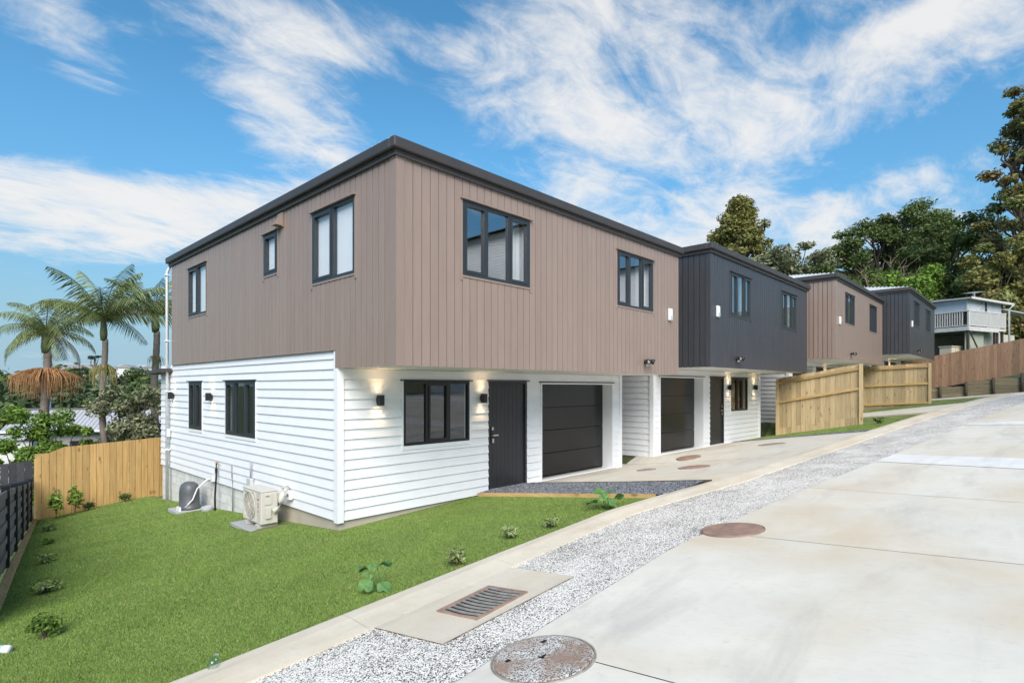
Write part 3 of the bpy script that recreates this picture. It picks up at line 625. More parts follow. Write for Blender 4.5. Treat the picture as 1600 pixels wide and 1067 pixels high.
    # entrance door
    m = MB(); a0, a1 = dr; FL.box(m, a0, a0+.05, -.10, .012, .0, 2.14); FL.box(m, a1-.05, a1, -.10, .012, .0, 2.14); FL.box(m, a0+.05, a1-.05, -.10, .012, 2.09, 2.14)
    d = m.build('door', DOORM, t); d['label'] = 'charcoal grooved entrance door'
    m = MB(); FL.box(m, a0-.05, a1+.05, .0, .06, 2.143, 2.165); m.build('head_flashing', DOORM, d)
    m = MB(); FL.box(m, a0-.01, a1+.01, -.1, .05, -.045, -.001); m.build('sill', TRIM, d)
    n = 9; w = (a1-a0-.1)/n
    for i in range(n):
        m = MB(); FL.box(m, a0+.05+i*w+.003, a0+.05+(i+1)*w-.003, -.07, -.028, .012, 2.085); m.build('plank', DOORM, d)
    m = MB(); FL.box(m, a0+.05, a1-.05, -.09, -.036, .01, 2.088); m.build('door_core', DOORM, d)
    hx = a0+.13 if h['hinge'] == 'R' else a1-.13; sgn = 1 if h['hinge'] == 'R' else -1
    m = MB(); FL.box(m, hx-.028, hx+.028, -.028, -.012, .92, 1.24); m.build('lock_plate', BLACKP, d)
    m = MB(); FL.box(m, hx, hx+.14*sgn, .016, .034, 1.055, 1.08); FL.box(m, hx-.012, hx+.012, -.012, .016, 1.055, 1.08); m.build('handle', STEEL, d)
    m = MB(); FL.box(m, hx-.005, hx+.04, -.012, .004, .92, 1.0); FL.box(m, hx-.01, hx+.035, -.012, -.004, 1.17, 1.23); m.build('lock', STEEL, d)
    # garage door, set back in a white reveal
    a0, a1 = ga; rc = .25
    m = MB(); FL.box(m, a0-.035, a0+.004, -.119, .038, -.058, 2.119); FL.box(m, a1-.004, a1+.035, -.119, .038, -.058, 2.119); FL.box(m, a0+.004, a1-.004, -.119, .038, 2.086, 2.119); FL.box(m, a0-.02, a0+.001, -rc-.03, -.1195, -.06, 2.09); FL.box(m, a1-.001, a1+.02, -rc-.03, -.1195, -.06, 2.09); FL.box(m, a0, a1, -rc-.03, -.12, 2.092, 2.11); m.build('garage_reveal', TRIM, t)
    m = MB(); FL.box(m, a0-.07, a1+.07, .0, .06, 2.122, 2.142); m.build('garage_flashing', FASCIA, t)
    m = MB(); FL.box(m, a0, a1, -rc-.06, -rc-.03, .0, 2.09); g = m.build('garage_door', GARAGE, t)
    for i in range(4):
        m = MB(); z0 = .012+i*.52; FL.box(m, a0+.008, a1-.008, -rc-.029, -rc, z0, z0+.512); bevel(m.build('panel', GARAGE, g), .012)
    m = MB(); FL.box(m, a0-.1, a1+.1, -rc-.1, .1, -.075, -.022); m.build('threshold', FOUND, t)
    # roof
    e = .15; x0, x1, y0, y1 = -e, W+e, -e, D+e; run = (x1-x0)/2; rh = run*math.tan(rad(13.2)); z = ZG-.01
    m = MB(); c = [(x0+.03,y0+.03,z),(x1-.03,y0+.03,z),(x1-.03,y1-.03,z),(x0+.03,y1-.03,z)]; r0 = ((x0+x1)/2, y0+run, z+rh); r1 = ((x0+x1)/2, y1-run, z+rh)
    m.add(c+[r0, r1], [(0,1,4),(1,2,5,4),(2,3,5),(3,0,4,5)]); roof = m.build('roof', ROOFM, t)
    m = MB(); k = 0; y = y0+.2
    while y < y1-.1:       # ribs of the long-run sheets on the side slope
        L_ = min(run, y-y0, y1-y); 
        if L_ > .1: a = math.tan(rad(13.2)); m.hexa([(x0+.03,y-.02,z+.001),(x0+.03,y+.02,z+.001),(x0+L_,y+.02,z+L_*a),(x0+L_,y-.02,z+L_*a),(x0+.03,y-.012,z+.03),(x0+.03,y+.012,z+.03),(x0+L_,y+.012,z+L_*a+.03),(x0+L_,y-.012,z+L_*a+.03)])
        y += .19
    tag(m.build('roof_ribs', ROOFM, roof), kind='stuff')
    m = MB(); m.box(x0+.05, x1-.05, y0+.05, y1-.05, ZT+.001, ZT+.012); m.build('eave_soffit', FASCIA, roof)
    m = MB(); gw = .125
    for (p, q, r_, s_) in ((x0, x1, y0, y0+gw), (x0, x1, y1-gw, y1)): m.box(p, q, r_, s_, ZT+.03, ZG)
    for (p, q) in ((x0, x0+gw), (x1-gw, x1)): m.box(p, q, y0+gw, y1-gw, ZT+.03, ZG)
    bevel(m.build('gutter', FASCIA, roof), .02, 2)
    m = MB()
    m.box(x0+.06, x1-.06, y0+.06, y0+.09, ZT-.045, ZT+.03); m.box(x0+.06, x0+.09, y0+.09, y1-.06, ZT-.045, ZT+.03); m.box(x1-.09, x1-.06, y0+.09, y1-.06, ZT-.045, ZT+.03); m.build('fascia', FASCIA, roof)
    if ext:
        m = MB(); m.hexa([(-.3,D-.0,2.42),(3.5,D-.0,2.42),(3.5,D+ext+.25,2.36),(-.3,D+ext+.25,2.36),(-.3,D-.0,2.50),(3.5,D-.0,2.50),(3.5,D+ext+.25,2.44),(-.3,D+ext+.25,2.44)]); m.build('rear_roof', FASCIA, t)
    return t
def win_trim(t, F, a, b, z0, z1, mat):
    m = MB(); F.box(m, a-.045, a-.002, .0485, .060, z0-.08, z1+.03); F.box(m, b+.002, b+.045, .0485, .060, z0-.08, z1+.03); F.box(m, a-.002, b+.002, .0485, .060, z0-.03, z0-.002); m.build('window_trim', mat, t)
HS = [dict(u=4.386, v=6.305, dz=0., W=7.94, clad=BROWN, groove=BROWN_D, fm=FRAME, up=[(1.128,2.637),(5.32,6.775)], upc=[[(.80,.97)], [(.68,.97)]], garage=(4.80,7.54), door=(3.20,4.335), win=(1.184,2.686), hinge='R', gmin=-1.3, blocks=True, ext=1.05,
        left_up=[(1.0,2.295,3.70,4.84),(3.61,4.195,4.08,4.84),(7.265,8.52,3.70,4.84)], left_up_w=[(1.0,2.295,3.70,4.84,2),(3.61,4.195,4.08,4.84,1),(7.265,8.52,3.70,4.84,2)],
        left_low=[(4.64,6.18,1.03,2.15),(7.655,8.565,1.03,2.15)], left_low_w=[(4.64,6.18,1.03,2.15,3),(7.655,8.565,1.03,2.15,2)],
        label='nearest house, brown vertical boards above white weatherboards'),
      dict(u=13.28, v=5.90, dz=.205, W=7.72, clad=CHAR, groove=CHAR_D, fm=FRAME, up=[(1.16,2.57),(5.15,6.6)], upc=[[(.70,.93)], [(.66,.95)]], garage=(.36,3.0), door=(3.5,4.58), win=(5.1,6.54), hinge='L', gmin=-.7, label='charcoal clad house right beside the nearest brown house'),
      dict(u=22.3, v=5.29, dz=.72, W=7.95, clad=BROWN, groove=BROWN_D, fm=FRAME, up=[(1.2,2.68),(5.28,6.75)], upc=[[(.05,.3)], []], garage=(.36,3.0), door=(3.5,4.58), win=(5.1,6.54), hinge='L', gmin=-.7, label='smaller looking brown clad house between the two charcoal houses'),
      dict(u=30.75, v=4.31, dz=1.22, W=8.1, clad=CHAR, groove=CHAR_D, fm=FRAME, up=[(1.15,2.7),(4.95,6.5)], upc=[[(.7,.95)], [(.6,.95)]], garage=(.36,3.0), door=(3.5,4.58), win=(5.1,6.54), hinge='L', gmin=-.7, label='farthest charcoal clad house at the end of the row')]
for h in HS: house(h)

# downpipe of the first house
dp = thing('downpipe', (4.386, 16.375, -2.02), 'white round downpipe at the far corner of the first brown house', 'downpipe')
MB().tube([(-.02,-.03,5.2), (-.10,-.0,5.0), (-.10,0,-.95)], .036, 10).build('pipe', M('downpipe_white', (.66,.67,.68), rough=.5), dp, True)
for z in (4.9, 3.2, 1.9, .4): MB().box(-.16, -.03, -.05, .05, z, z+.025).build('bracket', TRIM, dp)
MB().box(-.13, -.05, -.09, -.045, .75, .95).build('junction_box', PLASTW, dp)
# extractor hood on the side wall
vh = thing('vent_hood', (4.33, 9.76, 2.93), 'small brown extractor hood under the eave of the nearest house', 'vent')
MB().add([(0,-.085,-.08),(0,.085,-.08),(0,.085,.13),(0,-.085,.13),(-.14,-.085,-.08),(-.14,.085,-.08)], [(0,1,2,3),(0,4,5,1),(3,2,5,4),(0,3,4),(1,5,2)]).build('hood', BROWN, vh)
MB().box(-.02, .0, -.10, .10, -.10, .15).build('flange', BROWN, vh)

# ------------------------------------------------------------------ wall lamps, alarms, security lights
WARM = emit('lamp_glow', (1., .72, .42), 14.)
def wall_lamp(loc, face, label, grp, power=2.2):
    t = thing('wall_lamp', loc, label, 'wall lamp', grp, 0 if face == 'F' else rad(-90))
    MB().box(-.035, .035, -.028, .0, -.05, .05).build('wall_plate', BLACKP, t)
    m = MB(); m.box(-.042, -.036, -.125, -.03, -.085, .085); m.box(.036, .042, -.125, -.03, -.085, .085); m.box(-.036, .036, -.125, -.119, -.085, .085); m.box(-.036, .036, -.036, -.03, -.085, .085); m.box(-.036, .036, -.119, -.036, -.03, .03); m.build('housing', BLACKP, t)
    for sgn, nm in ((1, 'upper_lens'), (-1, 'lower_lens')):
        MB().box(-.034, .034, -.117, -.038, sgn*.066, sgn*.070).build(nm, WARM, t)
        ld = bpy.data.lights.new('lamp_beam', 'SPOT'); ld.energy = power; ld.color = (1, .66, .34); ld.spot_size = rad(105); ld.spot_blend = .9; ld.shadow_soft_size = .02
        lo = bpy.data.objects.new('lamp_beam', ld); COL.objects.link(lo); lo.parent = t; lo.location = (0, -.078, sgn*.09); lo.rotation_euler = (0 if sgn < 0 else rad(180), 0, 0)
    return t
zl = -2.02+1.81
wall_lamp((5.06, 7.81, zl), 'F', 'lit black up and down wall lamp left of the front window, nearest house', 'up and down wall lamps')
wall_lamp((7.372, 7.81, zl), 'F', 'lit black wall lamp between front window and entrance door, nearest house', 'up and down wall lamps')
wall_lamp((4.356, 13.305, zl), 'L', 'black wall lamp on the side wall between the two low side windows', 'up and down wall lamps', .5)
wall_lamp((4.356, 16.076, zl), 'L', 'black wall lamp on the side wall next to the white downpipe', 'up and down wall lamps', .5)
wall_lamp((18.15, 7.42, zl+.205), 'F', 'lit wall lamp beside the door of the near charcoal house', 'up and down wall lamps')
wall_lamp((20.42, 7.42, zl+.205), 'F', 'lit wall lamp right of the window of the near charcoal house', 'up and down wall lamps')
wall_lamp((27.15, 6.81, zl+.72), 'F', 'lit wall lamp under the overhang of the farther brown house', 'up and down wall lamps')
wall_lamp((35.6, 5.83, zl+1.22), 'F', 'lit wall lamp under the overhang of the farthest house', 'up and down wall lamps')
def alarm(u, v, z, label):
    t = thing('alarm_box', (u, v, z), label, 'alarm box', 'alarm boxes on the upper fronts')
    bevel(MB().box(-.075, .075, -.06, .0, -.14, .14).build('case', PLASTW, t), .02)
    MB().box(-.055, .055, -.066, -.0605, -.12, -.03).build('strobe', M('strobe_lens', (.55,.60,.66), rough=.2), t)
def seclight(u, v, z, label):
    t = thing('security_light', (u, v, z), label, 'security light', 'twin security lights on the upper fronts')
    MB().lathe([(.055,0),(.055,.03),(.04,.045)], n=16).build('mount', BLACKP, t, True).rotation_euler = (rad(90), 0, 0)
    for s in (-1, 1):
        c = Vector((s*.085, -.10, .02)); d = Vector((s*.45, -.75, -.35)).normalized()
        MB().tube([(0,-.04,0), c*.8], .014, 8).build('arm', BLACKP, t)
        hd = MB().tube([c-d*.03, c+d*.02, c+d*.075], [.025, .055, .060], 14).build('lamp_head', BLACKP, t, True)
        MB().tube([c+d*.0751, c+d*.079], [.034, .032], 14).build('lens', STEEL, hd)
    MB().lathe([(.005,-.085),(.03,-.075),(.034,-.05),(.02,-.035)], 0, -.05, 12).build('sensor', PLASTW, t, True)
nm = ['nearest brown house', 'near charcoal house', 'farther brown house', 'farthest charcoal house']
for i, (a, s) in enumerate(((7.53, 6.44), (.34, 1.58), (.41, 2.1), (.45, 2.35))):
    h = HS[i]; alarm(h['u']+a, h['v']-.048, -2.02+h['dz']+3.71, 'white alarm box on the front of the '+nm[i]); seclight(h['u']+s, h['v']-.048, -2.02+h['dz']+2.57, 'black twin security light low on the '+nm[i])

# ------------------------------------------------------------------ fences
def put_board(parent, name, mat, pts):     # pts: 8 corners
    return MB().hexa(pts).build(name, mat, parent)
# golden fence behind the lawn
yf = thing('paling_fence', (0,0,0), 'golden new pine paling fence behind the lawn', 'fence')
def yt(u): return float(np.interp(u, [1.86, 2.48, 4.71, 7], [-1.83, -1.565, -1.45, -1.36]))
u = 1.88; k = 0
while u < 6.6:
    w = random.choice((.148, .15, .10, .15, .147)); y = 18.52+(.0 if k % 2 else .006)+random.uniform(0,.004); b = float(gz(u, 18.5))-.05
    put_board(yf, 'paling', PINE_Y, [(u,y,b),(u+w-.008,y,b),(u+w-.008,y+.02,b),(u,y+.02,b),(u,y,yt(u)+random.uniform(-.006,.006)),(u+w-.008,y,yt(u+w)),(u+w-.008,y+.02,yt(u+w)),(u,y+.02,yt(u))]); u += w; k += 1
for zr in (.25, .85, 1.4): MB().box(1.9, 6.6, 18.551, 18.60, -3.2+zr, -3.1+zr).build('rail', PINEH, yf)
# charcoal board fence running on to the left
df = thing('paling_fence', (0,0,0), 'dark grey paling fence running left from the golden fence', 'fence')
u = 1.85
while u > -4:
    zt = float(np.interp(u, [-4, 0, 1.85], [-2.2, -2.0, -1.86])); b = -3.9
    MB().box(u-.145, u, 18.56+random.uniform(0,.008), 18.585, b, zt+random.uniform(-.01,.01)).build('paling', DGREY, df); u -= .15
# charcoal slat fence on the left
sf = thing('slat_fence', (0,0,0), 'charcoal horizontal slat fence with black posts along the left lawn edge', 'fence')
pv = [7.4, 9.25, 11.05, 12.8, 14.6, 16.4, 18.2]; hts = lambda v: float(np.interp(v, [7.4, 11.04, 19.85], [1.22, 1.19, 1.0]))
pv = [7.4, 9.25, 11.05, 12.8, 14.6, 16.4, 18.32]
for v in pv:
    u = float(fence_u(v)); b = float(gz(u, v)); p = MB().box(u-.045, u+.045, v-.045, v+.045, b-.3, b+hts(v)).build('post', BLACKW, sf)
    MB().box(u-.06, u+.06, v-.06, v+.06, b+hts(v), b+hts(v)+.035).build('post_cap', BLACKW, p)
for v0, v1 in zip(pv[:-1], pv[1:]):
    n = 10
    for i in range(n):
        p = []
        for dz in (0, 1):
            for (v, du) in ((v0+.05, -.012), (v0+.05, .012), (v1-.05, .012), (v1-.05, -.012)):
                u = float(fence_u(v))+du+(.012 if i % 2 else -.006); b = float(gz(fence_u(v), v))+.05; H_ = hts(v)-.09; p.append((u, v, b+H_*(i+dz*.93)/n))
        put_board(sf, 'slat', SLATM, p)
m = thing('mowing_edge', (0,0,0), 'long pale timber mowing edge at the foot of the slat fence', 'edging')
for v0, v1 in ((7.2, 11), (11, 14.8), (14.8, 18.45)):
    p = []
    for z in (-.08, .045):
        for (v, du) in ((v0+.003, .055), (v0+.003, .14), (v1, .14), (v1, .055)): u = float(fence_u(v)); p.append((u+du, v, float(gz(u, v))+z))
    put_board(m, 'sleeper', PINEV, p)
# screen fences between the front yards
def screen(u0, va, vb, za, zb, ta, tb, label, kick):
    t = thing('screen_fence', (u0, 0, 0), label, 'fence', 'pine screen fences between front yards')
    lz = lambda v, a, b: a+(b-a)*(v-va)/(vb-va)
    for v, s in ((va, 1), (vb, -1)): MB().box(-.05, .05, v-.05, v+.05, lz(v, za, zb)-.25, lz(v, ta, tb)+.0).build('post', PINE, t)
    n = int(abs(vb-va)/.15); w = (vb-va)/n
    for i in range(n):
        p, q = va+w*i+math.copysign(.004, w), va+w*(i+1)-math.copysign(.004, w); x = .03+random.uniform(0, .006); j = random.uniform(-.012, .012)
        B = (lz(p, za, zb)+(.36 if kick else .08)); B2 = lz(q, za, zb)+(.36 if kick else .08)
        put_board(t, 'paling', PINE, [(x,p,B),(x+.02,p,B),(x+.02,q,B2),(x,q,B2),(x,p,lz(p,ta,tb)+j),(x+.02,p,lz(p,ta,tb)+j),(x+.02,q,lz(q,ta,tb)+j),(x,q,lz(q,ta,tb)+j)])
        if kick:
            x -= .024; B = lz(p, za, zb)-.02+random.uniform(-.03,.02); T_ = .395
            put_board(t, 'kick_board', PINE, [(x,p,B),(x+.02,p,B),(x+.02,q,B),(x,q,B),(x,p,lz(p,za,zb)+T_),(x+.02,p,lz(p,za,zb)+T_),(x+.02,q,lz(q,za,zb)+T_),(x,q,lz(q,za,zb)+T_)])
    for f in ((.93, .62) if kick else (.93, .55, .12)):
        p = []
        for dz in (0, .085):
            for (v, x) in ((va, -.03), (va, .028), (vb, .028), (vb, -.03)): p.append((x, v-math.copysign(.055, v-(va+vb)/2), lz(v, za, zb)+(lz(v, ta, tb)-lz(v, za, zb))*f-.05+dz))
        put_board(t, 'rail', PINEV, p)
    if not kick:
        put_board(t, 'bottom_board', RETW, [(-.04+(.05 if 0 else 0), v, z) for v, z in ((va, za-.1), (vb, zb-.1))] + [(.02, v, z) for v, z in ((vb, zb-.1), (va, za-.1))] + [(-.04, va, za+.1), (-.04, vb, zb+.1), (.02, vb, zb+.1), (.02, va, za+.1)])
    return t
screen(21.3, 6.90, 4.28, -1.90, -1.36, .31, .78, 'larger new pine screen fence beside the near charcoal house', True)
screen(30.5, 6.05, 3.50, -1.08, -.90, .97, 1.07, 'second new pine screen fence, in front of the farthest house', False)
# brown boundary fence on a timber retaining wall at the end of the drive
bf = thing('boundary_fence', (0,0,0), 'reddish brown paling fence along the top of the sleeper wall', 'fence')
def bb(v): return -.08+(4.5-v)*.205
v = 9.0
while v > -6:
    w = .15; z0 = bb(v); z1 = bb(v-w); T_ = 1.86; x = 40.02+random.uniform(0,.012)
    put_board(bf, 'paling', CEDAR, [(x,v,z0),(x,v-w+.004,z1),(x+.02,v-w+.004,z1),(x+.02,v,z0),(x,v,z0+T_+random.uniform(-.012,.012)),(x,v-w+.004,z1+T_),(x+.02,v-w+.004,z1+T_),(x+.02,v,z0+T_)]); v -= w
rw = thing('retaining_wall', (0,0,0), 'old timber sleeper retaining wall under the brown boundary fence', 'retaining wall')
for i, v in enumerate(np.arange(6.4, -6, -1.15)):
    b = float(gz(39.9, v)); MB().tube([(39.86, v, b-.2), (39.87, v, bb(v)+.05)], .07, 10).build('post', M('wet_post', (.075,.062,.045), rough=.9) if i == 0 else bpy.data.materials['wet_post'], rw, True)
    for k in range(6):
        z0 = b-.1+k*.2
        if z0+.19 < bb(v-.57)+.10: MB().box(39.955+random.uniform(0,.012), 40.01, v-1.14, v-.004, z0, z0+.192).build('sleeper', RETW, rw)

# ------------------------------------------------------------------ plant and equipment by the side wall
ac = thing('air_conditioner', (3.85, 9.45, -2.31), 'beige air conditioner outdoor unit on a concrete pad by the side wall', 'air conditioner')
bevel(MB().box(0, .29, 0, .76, .0, .54).build('casing', ACM, ac), .015)
bevel(MB().box(-.006, .296, -.006, .766, .541, .565).build('lid', ACM, ac), .008)
m = MB(); m.tube([(-.012,.455+.235*math.cos(a), .275+.235*math.sin(a)) for a in np.linspace(0, 2*math.pi, 33)], .008, 6, False)
for r in (.04,.08,.12,.16,.20): m.tube([(-.010,.455+r*math.cos(a), .275+r*math.sin(a)) for a in np.linspace(0, 2*math.pi, 25)], .0035, 4, False)
for a in np.linspace(0, math.pi, 7)[:-1]: m.tube([(-.012,.455+.235*math.cos(a), .275+.235*math.sin(a)), (-.012,.455-.235*math.cos(a), .275-.235*math.sin(a))], .0035, 4)
fg = m.build('fan_grille', ACM, ac); MB().tube([(-.0005,.455,.275), (-.003,.455,.275)], .232, 32).build('fan_opening', ACD, fg)
m = MB(); m.box(-.010,-.0005,.705,.722,.03,.52); m.box(-.010,-.0005,.19,.207,.03,.45); m.box(-.010,-.0005,.207,.705,.03,.045); m.box(-.010,-.0005,.26,.705,.505,.52); m.tube([(-.005,.198,.45),(-.005,.21,.485),(-.005,.26,.512)], .008, 6); m.build('grille_surround', ACM, ac)
lb = MB().box(-.0025,-.0005,.055,.15,.16,.44).build('warning_label', M('label_paper', (.66,.62,.56), rough=.6), ac)
m = MB(); m.box(-.004,-.0026,.065,.14,.405,.43); m.box(-.004,-.0026,.07,.13,.20,.21); m.add([(-.004,.085,.22),(-.004,.12,.22),(-.004,.1025,.255)], [(0,1,2)]); m.box(-.004,-.0026,.07,.135,.30,.308); m.box(-.004,-.0026,.07,.125,.285,.292); m.add([(-.004,.08,.33),(-.004,.125,.33),(-.004,.1025,.375)], [(0,1,2)]); m.build('red_print', M('red_print', (.45,.06,.05), rough=.6), lb)
MB().box(.06,.18,-.012,-.0005,.33,.51).box(.07,.16,-.03,-.0125,.10,.27).build('service_cover', ACM, ac)
MB().box(.075,.14,-.0145,-.0125,.465,.48).build('name_strip', GREYP, ac)
MB().tube([(.20,-.03,.20),(.27,-.05,.24),(.33,-.05,.36),(.33,-.04,.50),(.38,.0,.56),(.47,.02,.57)], [.045,.05,.05,.05,.045,.04], 10).build('pipe_cover', M('pipe_lagging', (.62,.60,.53), rough=.7, scale=20), ac, True)
for y in (.12, .58): bevel(MB().box(-.03,.32,y-.05,y+.05,-.075,-.001).build('foot', M('foot_block', (.46,.44,.40), rough=.8), ac), .01)
bevel(MB().box(-.15,.43,-.26,.95,-.14,-.076).build('pad', PAD, ac), .01)
pu = thing('pump_cover', (4.02, 13.7, float(gz(4.02,13.7))), 'dark grey domed pump cover on a small slab by the side wall', 'pump')
MB().lathe([(.26,.05),(.255,.10),(.235,.12),(.232,.40),(.222,.50),(.19,.58),(.12,.63),(.03,.645)], n=28, sx=.85).build('cover', GREYP, pu, True)
bevel(MB().box(-.33,.26,-.30,.34,-.03,.05).build('slab', PAD, pu), .01)
MB().box(-.26,-.22,-.20,.0,.05,.13).build('vent', PLASTW, pu)
for j in (0, .03): MB().tube([(.30,-.45+j,.72),(.22,-.42+j,.70),(.06,-.34+j,.52),(-.02,-.30+j,.28),(-.12,-.20+j,.13),(-.16,-.1+j,.10)], .009, 6).build('hose', PLASTW, pu, True)
MB().box(.30,.335,-.52,-.36,.66,.78).build('outlet', PLASTW, pu)
pot = thing('drain_pot', (4.18, 13.05, float(gz(4.18,13.05))-.02), 'small round concrete gully beside the pump cover', 'gully')
MB().lathe([(.12,0),(.115,.12),(.09,.125),(.085,.06),(.01,.06)], n=20).build('bowl', PAD, pot, True)
tap = thing('garden_tap', (4.30, 12.85, float(gz(4.3,12.85))), 'brass garden tap on a black riser pipe by the side wall', 'tap')
MB().tube([(-.03,0,-.05),(-.03,.01,.3),(0,.02,.75),(0,.02,.88)], .020, 8).build('riser_pipe', BLACKP, tap, True)
MB().tube([(0,.02,.80),(0,.02,.90)], .028, 8).build('collar', BLACKP, tap)
BR = M('brass', (.62,.36,.16), rough=.35, metallic=1.)
MB().tube([(0,.02,.90),(0,.02,.99),(-.0,-.06,1.03),(0,-.09,1.0)], [.018,.018,.016,.014], 8).build('spout', BR, tap, True)
MB().box(-.035,.035,.012,.028,1.02,1.035).build('tap_handle', BR, tap)
cb = thing('cable_box', (4.352, 11.1, -1.82), 'grey cable box with conduit on the white side wall above the air conditioner', 'junction box')
bevel(MB().box(-.07,0,-.10,.10,-.10,.06).build('box', M('grey_box', (.60,.61,.63), rough=.5), cb), .01)
MB().tube([(-.035,-.03,.06),(-.035,-.03,.38)], .016, 8).build('conduit', M('grey_conduit', (.35,.36,.38), rough=.5), cb, True)
isw = thing('isolator_switch', (4.352, 9.40, -1.86), 'small white isolator switch on the wall next to the air conditioner', 'switch')
bevel(MB().box(-.06,0,-.06,.06,-.08,.08).build('case', PLASTW, isw), .01); MB().box(-.075,-.061,-.02,.02,-.02,.02).build('knob', GREYP, isw)
cdt = thing('earth_wire', (4.36, 12.1, -2.56), 'thin grey conduit down the foundation near the tap', 'conduit')
MB().tube([(-.0,0,0),(-.0,0,.55),(-.02,.0,.75),(-.02,.02,.95)], .011, 6).build('conduit', M('conduit_grey', (.28,.27,.26), rough=.7), cdt, True)

# ------------------------------------------------------------------ vegetation
def leaves(centers, radii, weights, n, size, rng, shell=.45, flat=.5, aspect=1.0):
    """leaf quads through the clumps -> (V, F)"""
    centers = np.array(centers, float); radii = np.array(radii, float)
    if radii.ndim == 1: radii = np.repeat(radii[:,None], 3, 1)
    w = np.array(weights, float) if weights is not None else radii.prod(1)**(2/3); k = rng.choice(len(centers), n, p=w/w.sum())
    d = rng.normal(size=(n,3)); d /= np.linalg.norm(d, axis=1)[:,None]; r = rng.random(n)**shell
    p = centers[k]+d*r[:,None]*radii[k]
    nr = d*.6+rng.normal(size=(n,3))*.6+np.array([0,0,flat]); nr /= np.linalg.norm(nr, axis=1)[:,None]
    a = np.cross(nr, rng.normal(size=(n,3))); a /= np.linalg.norm(a, axis=1)[:,None]; b = np.cross(nr, a)
    s = size*rng.uniform(.6, 1.3, n)[:,None]; a = a*s*aspect; b = b*s*.55
    V = np.stack([p-a, p+b*.9+a*.1, p+a, p-b*.9+a*.1], 1).reshape(-1, 3); F = np.arange(4*n).reshape(-1, 4)
    return V, F
def branch(m, p, q, r0, r1, rng, wob=.08, n=5):
    p = np.array(p, float); q = np.array(q, float); L_ = np.linalg.norm(q-p); pts = []
    for i in range(n+1):
        f = i/n; x = p+(q-p)*f; x[2] += L_*.10*math.sin(math.pi*f)
        if 0 < i < n: x += rng.normal(size=3)*L_*wob*.5
        pts.append(tuple(x))
    m.tube(pts, [r0+(r1-r0)*i/n for i in range(n+1)], 6); return pts
def tree(name, loc, label, cat, h, tr, clumps, n, size, mat, seed, trunk_top=.55, group=None, barkm=None, shell=.45, flat=.5, aspect=1., lean=(0,0), twigs=0):
    rng = np.random.default_rng(seed); t = thing(name, loc, label, cat, group); m = MB()
    top = np.array([lean[0], lean[1], h*trunk_top]); pts = [(top[0]*f+rng.normal()*tr*.4*(0<f<1), top[1]*f+rng.normal()*tr*.4*(0<f<1), -.3+(top[2]+.3)*f) for f in np.linspace(0,1,7)]
    m.tube(pts, [tr*(1.25 if i == 0 else 1-.55*i/6) for i in range(7)], 9)
    for c, r in clumps:
        c = np.array(c, float); f = np.clip((c[2]-.3*h)/(h*.8), .25, .98)
        i = int(f*6); branch(m, pts[i], tuple(c), tr*.38, tr*.08, rng)
        for _ in range(twigs):
            d = rng.normal(size=3); d /= np.linalg.norm(d); branch(m, tuple(c-d*np.array(r)*.1), tuple(c+d*np.array(r)*.9), tr*.10, tr*.02, rng, .12, 4)
    m.build('trunk', barkm or BARK, t, True)
    V, F = leaves([c for c, r in clumps], [r if np.ndim(r) else (r,r,r) for c, r in clumps], None, n, size, rng, shell, flat, aspect)
    link('crown', fast_mesh('crown', V, F, mat), t); return t
def clump_field(n, rx, ry, z0, z1, r, seed, prof=None, flat=.7):
    rng = np.random.default_rng(seed); out = []
    for i in range(n):
        f = (i+.5)/n; z = z0+(z1-z0)*f; s = prof(f) if prof else 1; a = i*2.399+rng.uniform(-.4,.4); q = rng.uniform(.35, 1)*s
        rr = r*rng.uniform(.65, 1.25); out.append(((rx*q*math.cos(a), ry*q*math.sin(a), z+rng.uniform(-.3,.3)), (rr, rr, rr*flat)))
    return out
def at(px, d):
    t = (px-800)/868; c, s = math.cos(rad(43.5)), math.sin(rad(43.5)); return (c+s*t)*d, (s-c*t)*d
def zat(py, d): return (605-py)/868*d
def gt(u, v): return float(terrain(u, v))
# hillside trees behind the houses
def put(px, d, ytop): u, v = at(px, d); z = gt(u, v); return (u, v, z), zat(ytop, d)-z
loc, H_ = put(1155, 60, 308); tree('conifer_tree', loc, 'olive conical conifer rising behind the charcoal house roof', 'tree', H_, .35, clump_field(110, 6.6, 6.6, H_*.35, H_-.5, 1.05, 3, lambda f: (1-f)**.8+.02), 26000, .19, LF['olive'], 1, .95, shell=.5)
loc, H_ = put(1240, 56, 388); tree('airy_tree', loc, 'grey green airy tree between the conifer and the spreading tree', 'tree', H_, .25, clump_field(26, 4.2, 4.2, H_*.55, H_-.6, 1.2, 5, None, .45), 7000, .19, LF['grey'], 2, .6, twigs=2, shell=.6)
loc, H_ = put(1195, 52, 395); tree('airy_tree', loc, 'olive green tree just right of the conical conifer', 'tree', H_, .22, clump_field(16, 2.4, 2.4, H_*.5, H_-.6, 1.3, 6), 5000, .24, LF['grey'], 3, .6)
loc, H_ = put(1385, 64, 304)
rg = np.random.default_rng(17); cl = []
for k in range(74):
    x = rg.uniform(-9.2, 7.2); top = H_+np.interp(x, [-9.2, -6, -2.5, 0, 2, 4, 7.2], [-7.6, -4.6, -2.7, -2.0, -.7, -1.2, -3.6]); y = rg.uniform(-3.5, 3.5); r = rg.uniform(.7, 1.35)
    z = top-.5-rg.random()**1.7*4.8-abs(y)*.25; cl.append(((x*.6884+y*.7254, -x*.7254+y*.6884, z), (r*1.25, r*1.25, r*.62)))
tree('spreading_tree', loc, 'big dark green spreading tree with layered crown on the hillside', 'tree', H_, .5, cl, 19000, .19, LF['mid'], 4, .5, twigs=1, shell=.7, flat=.9)
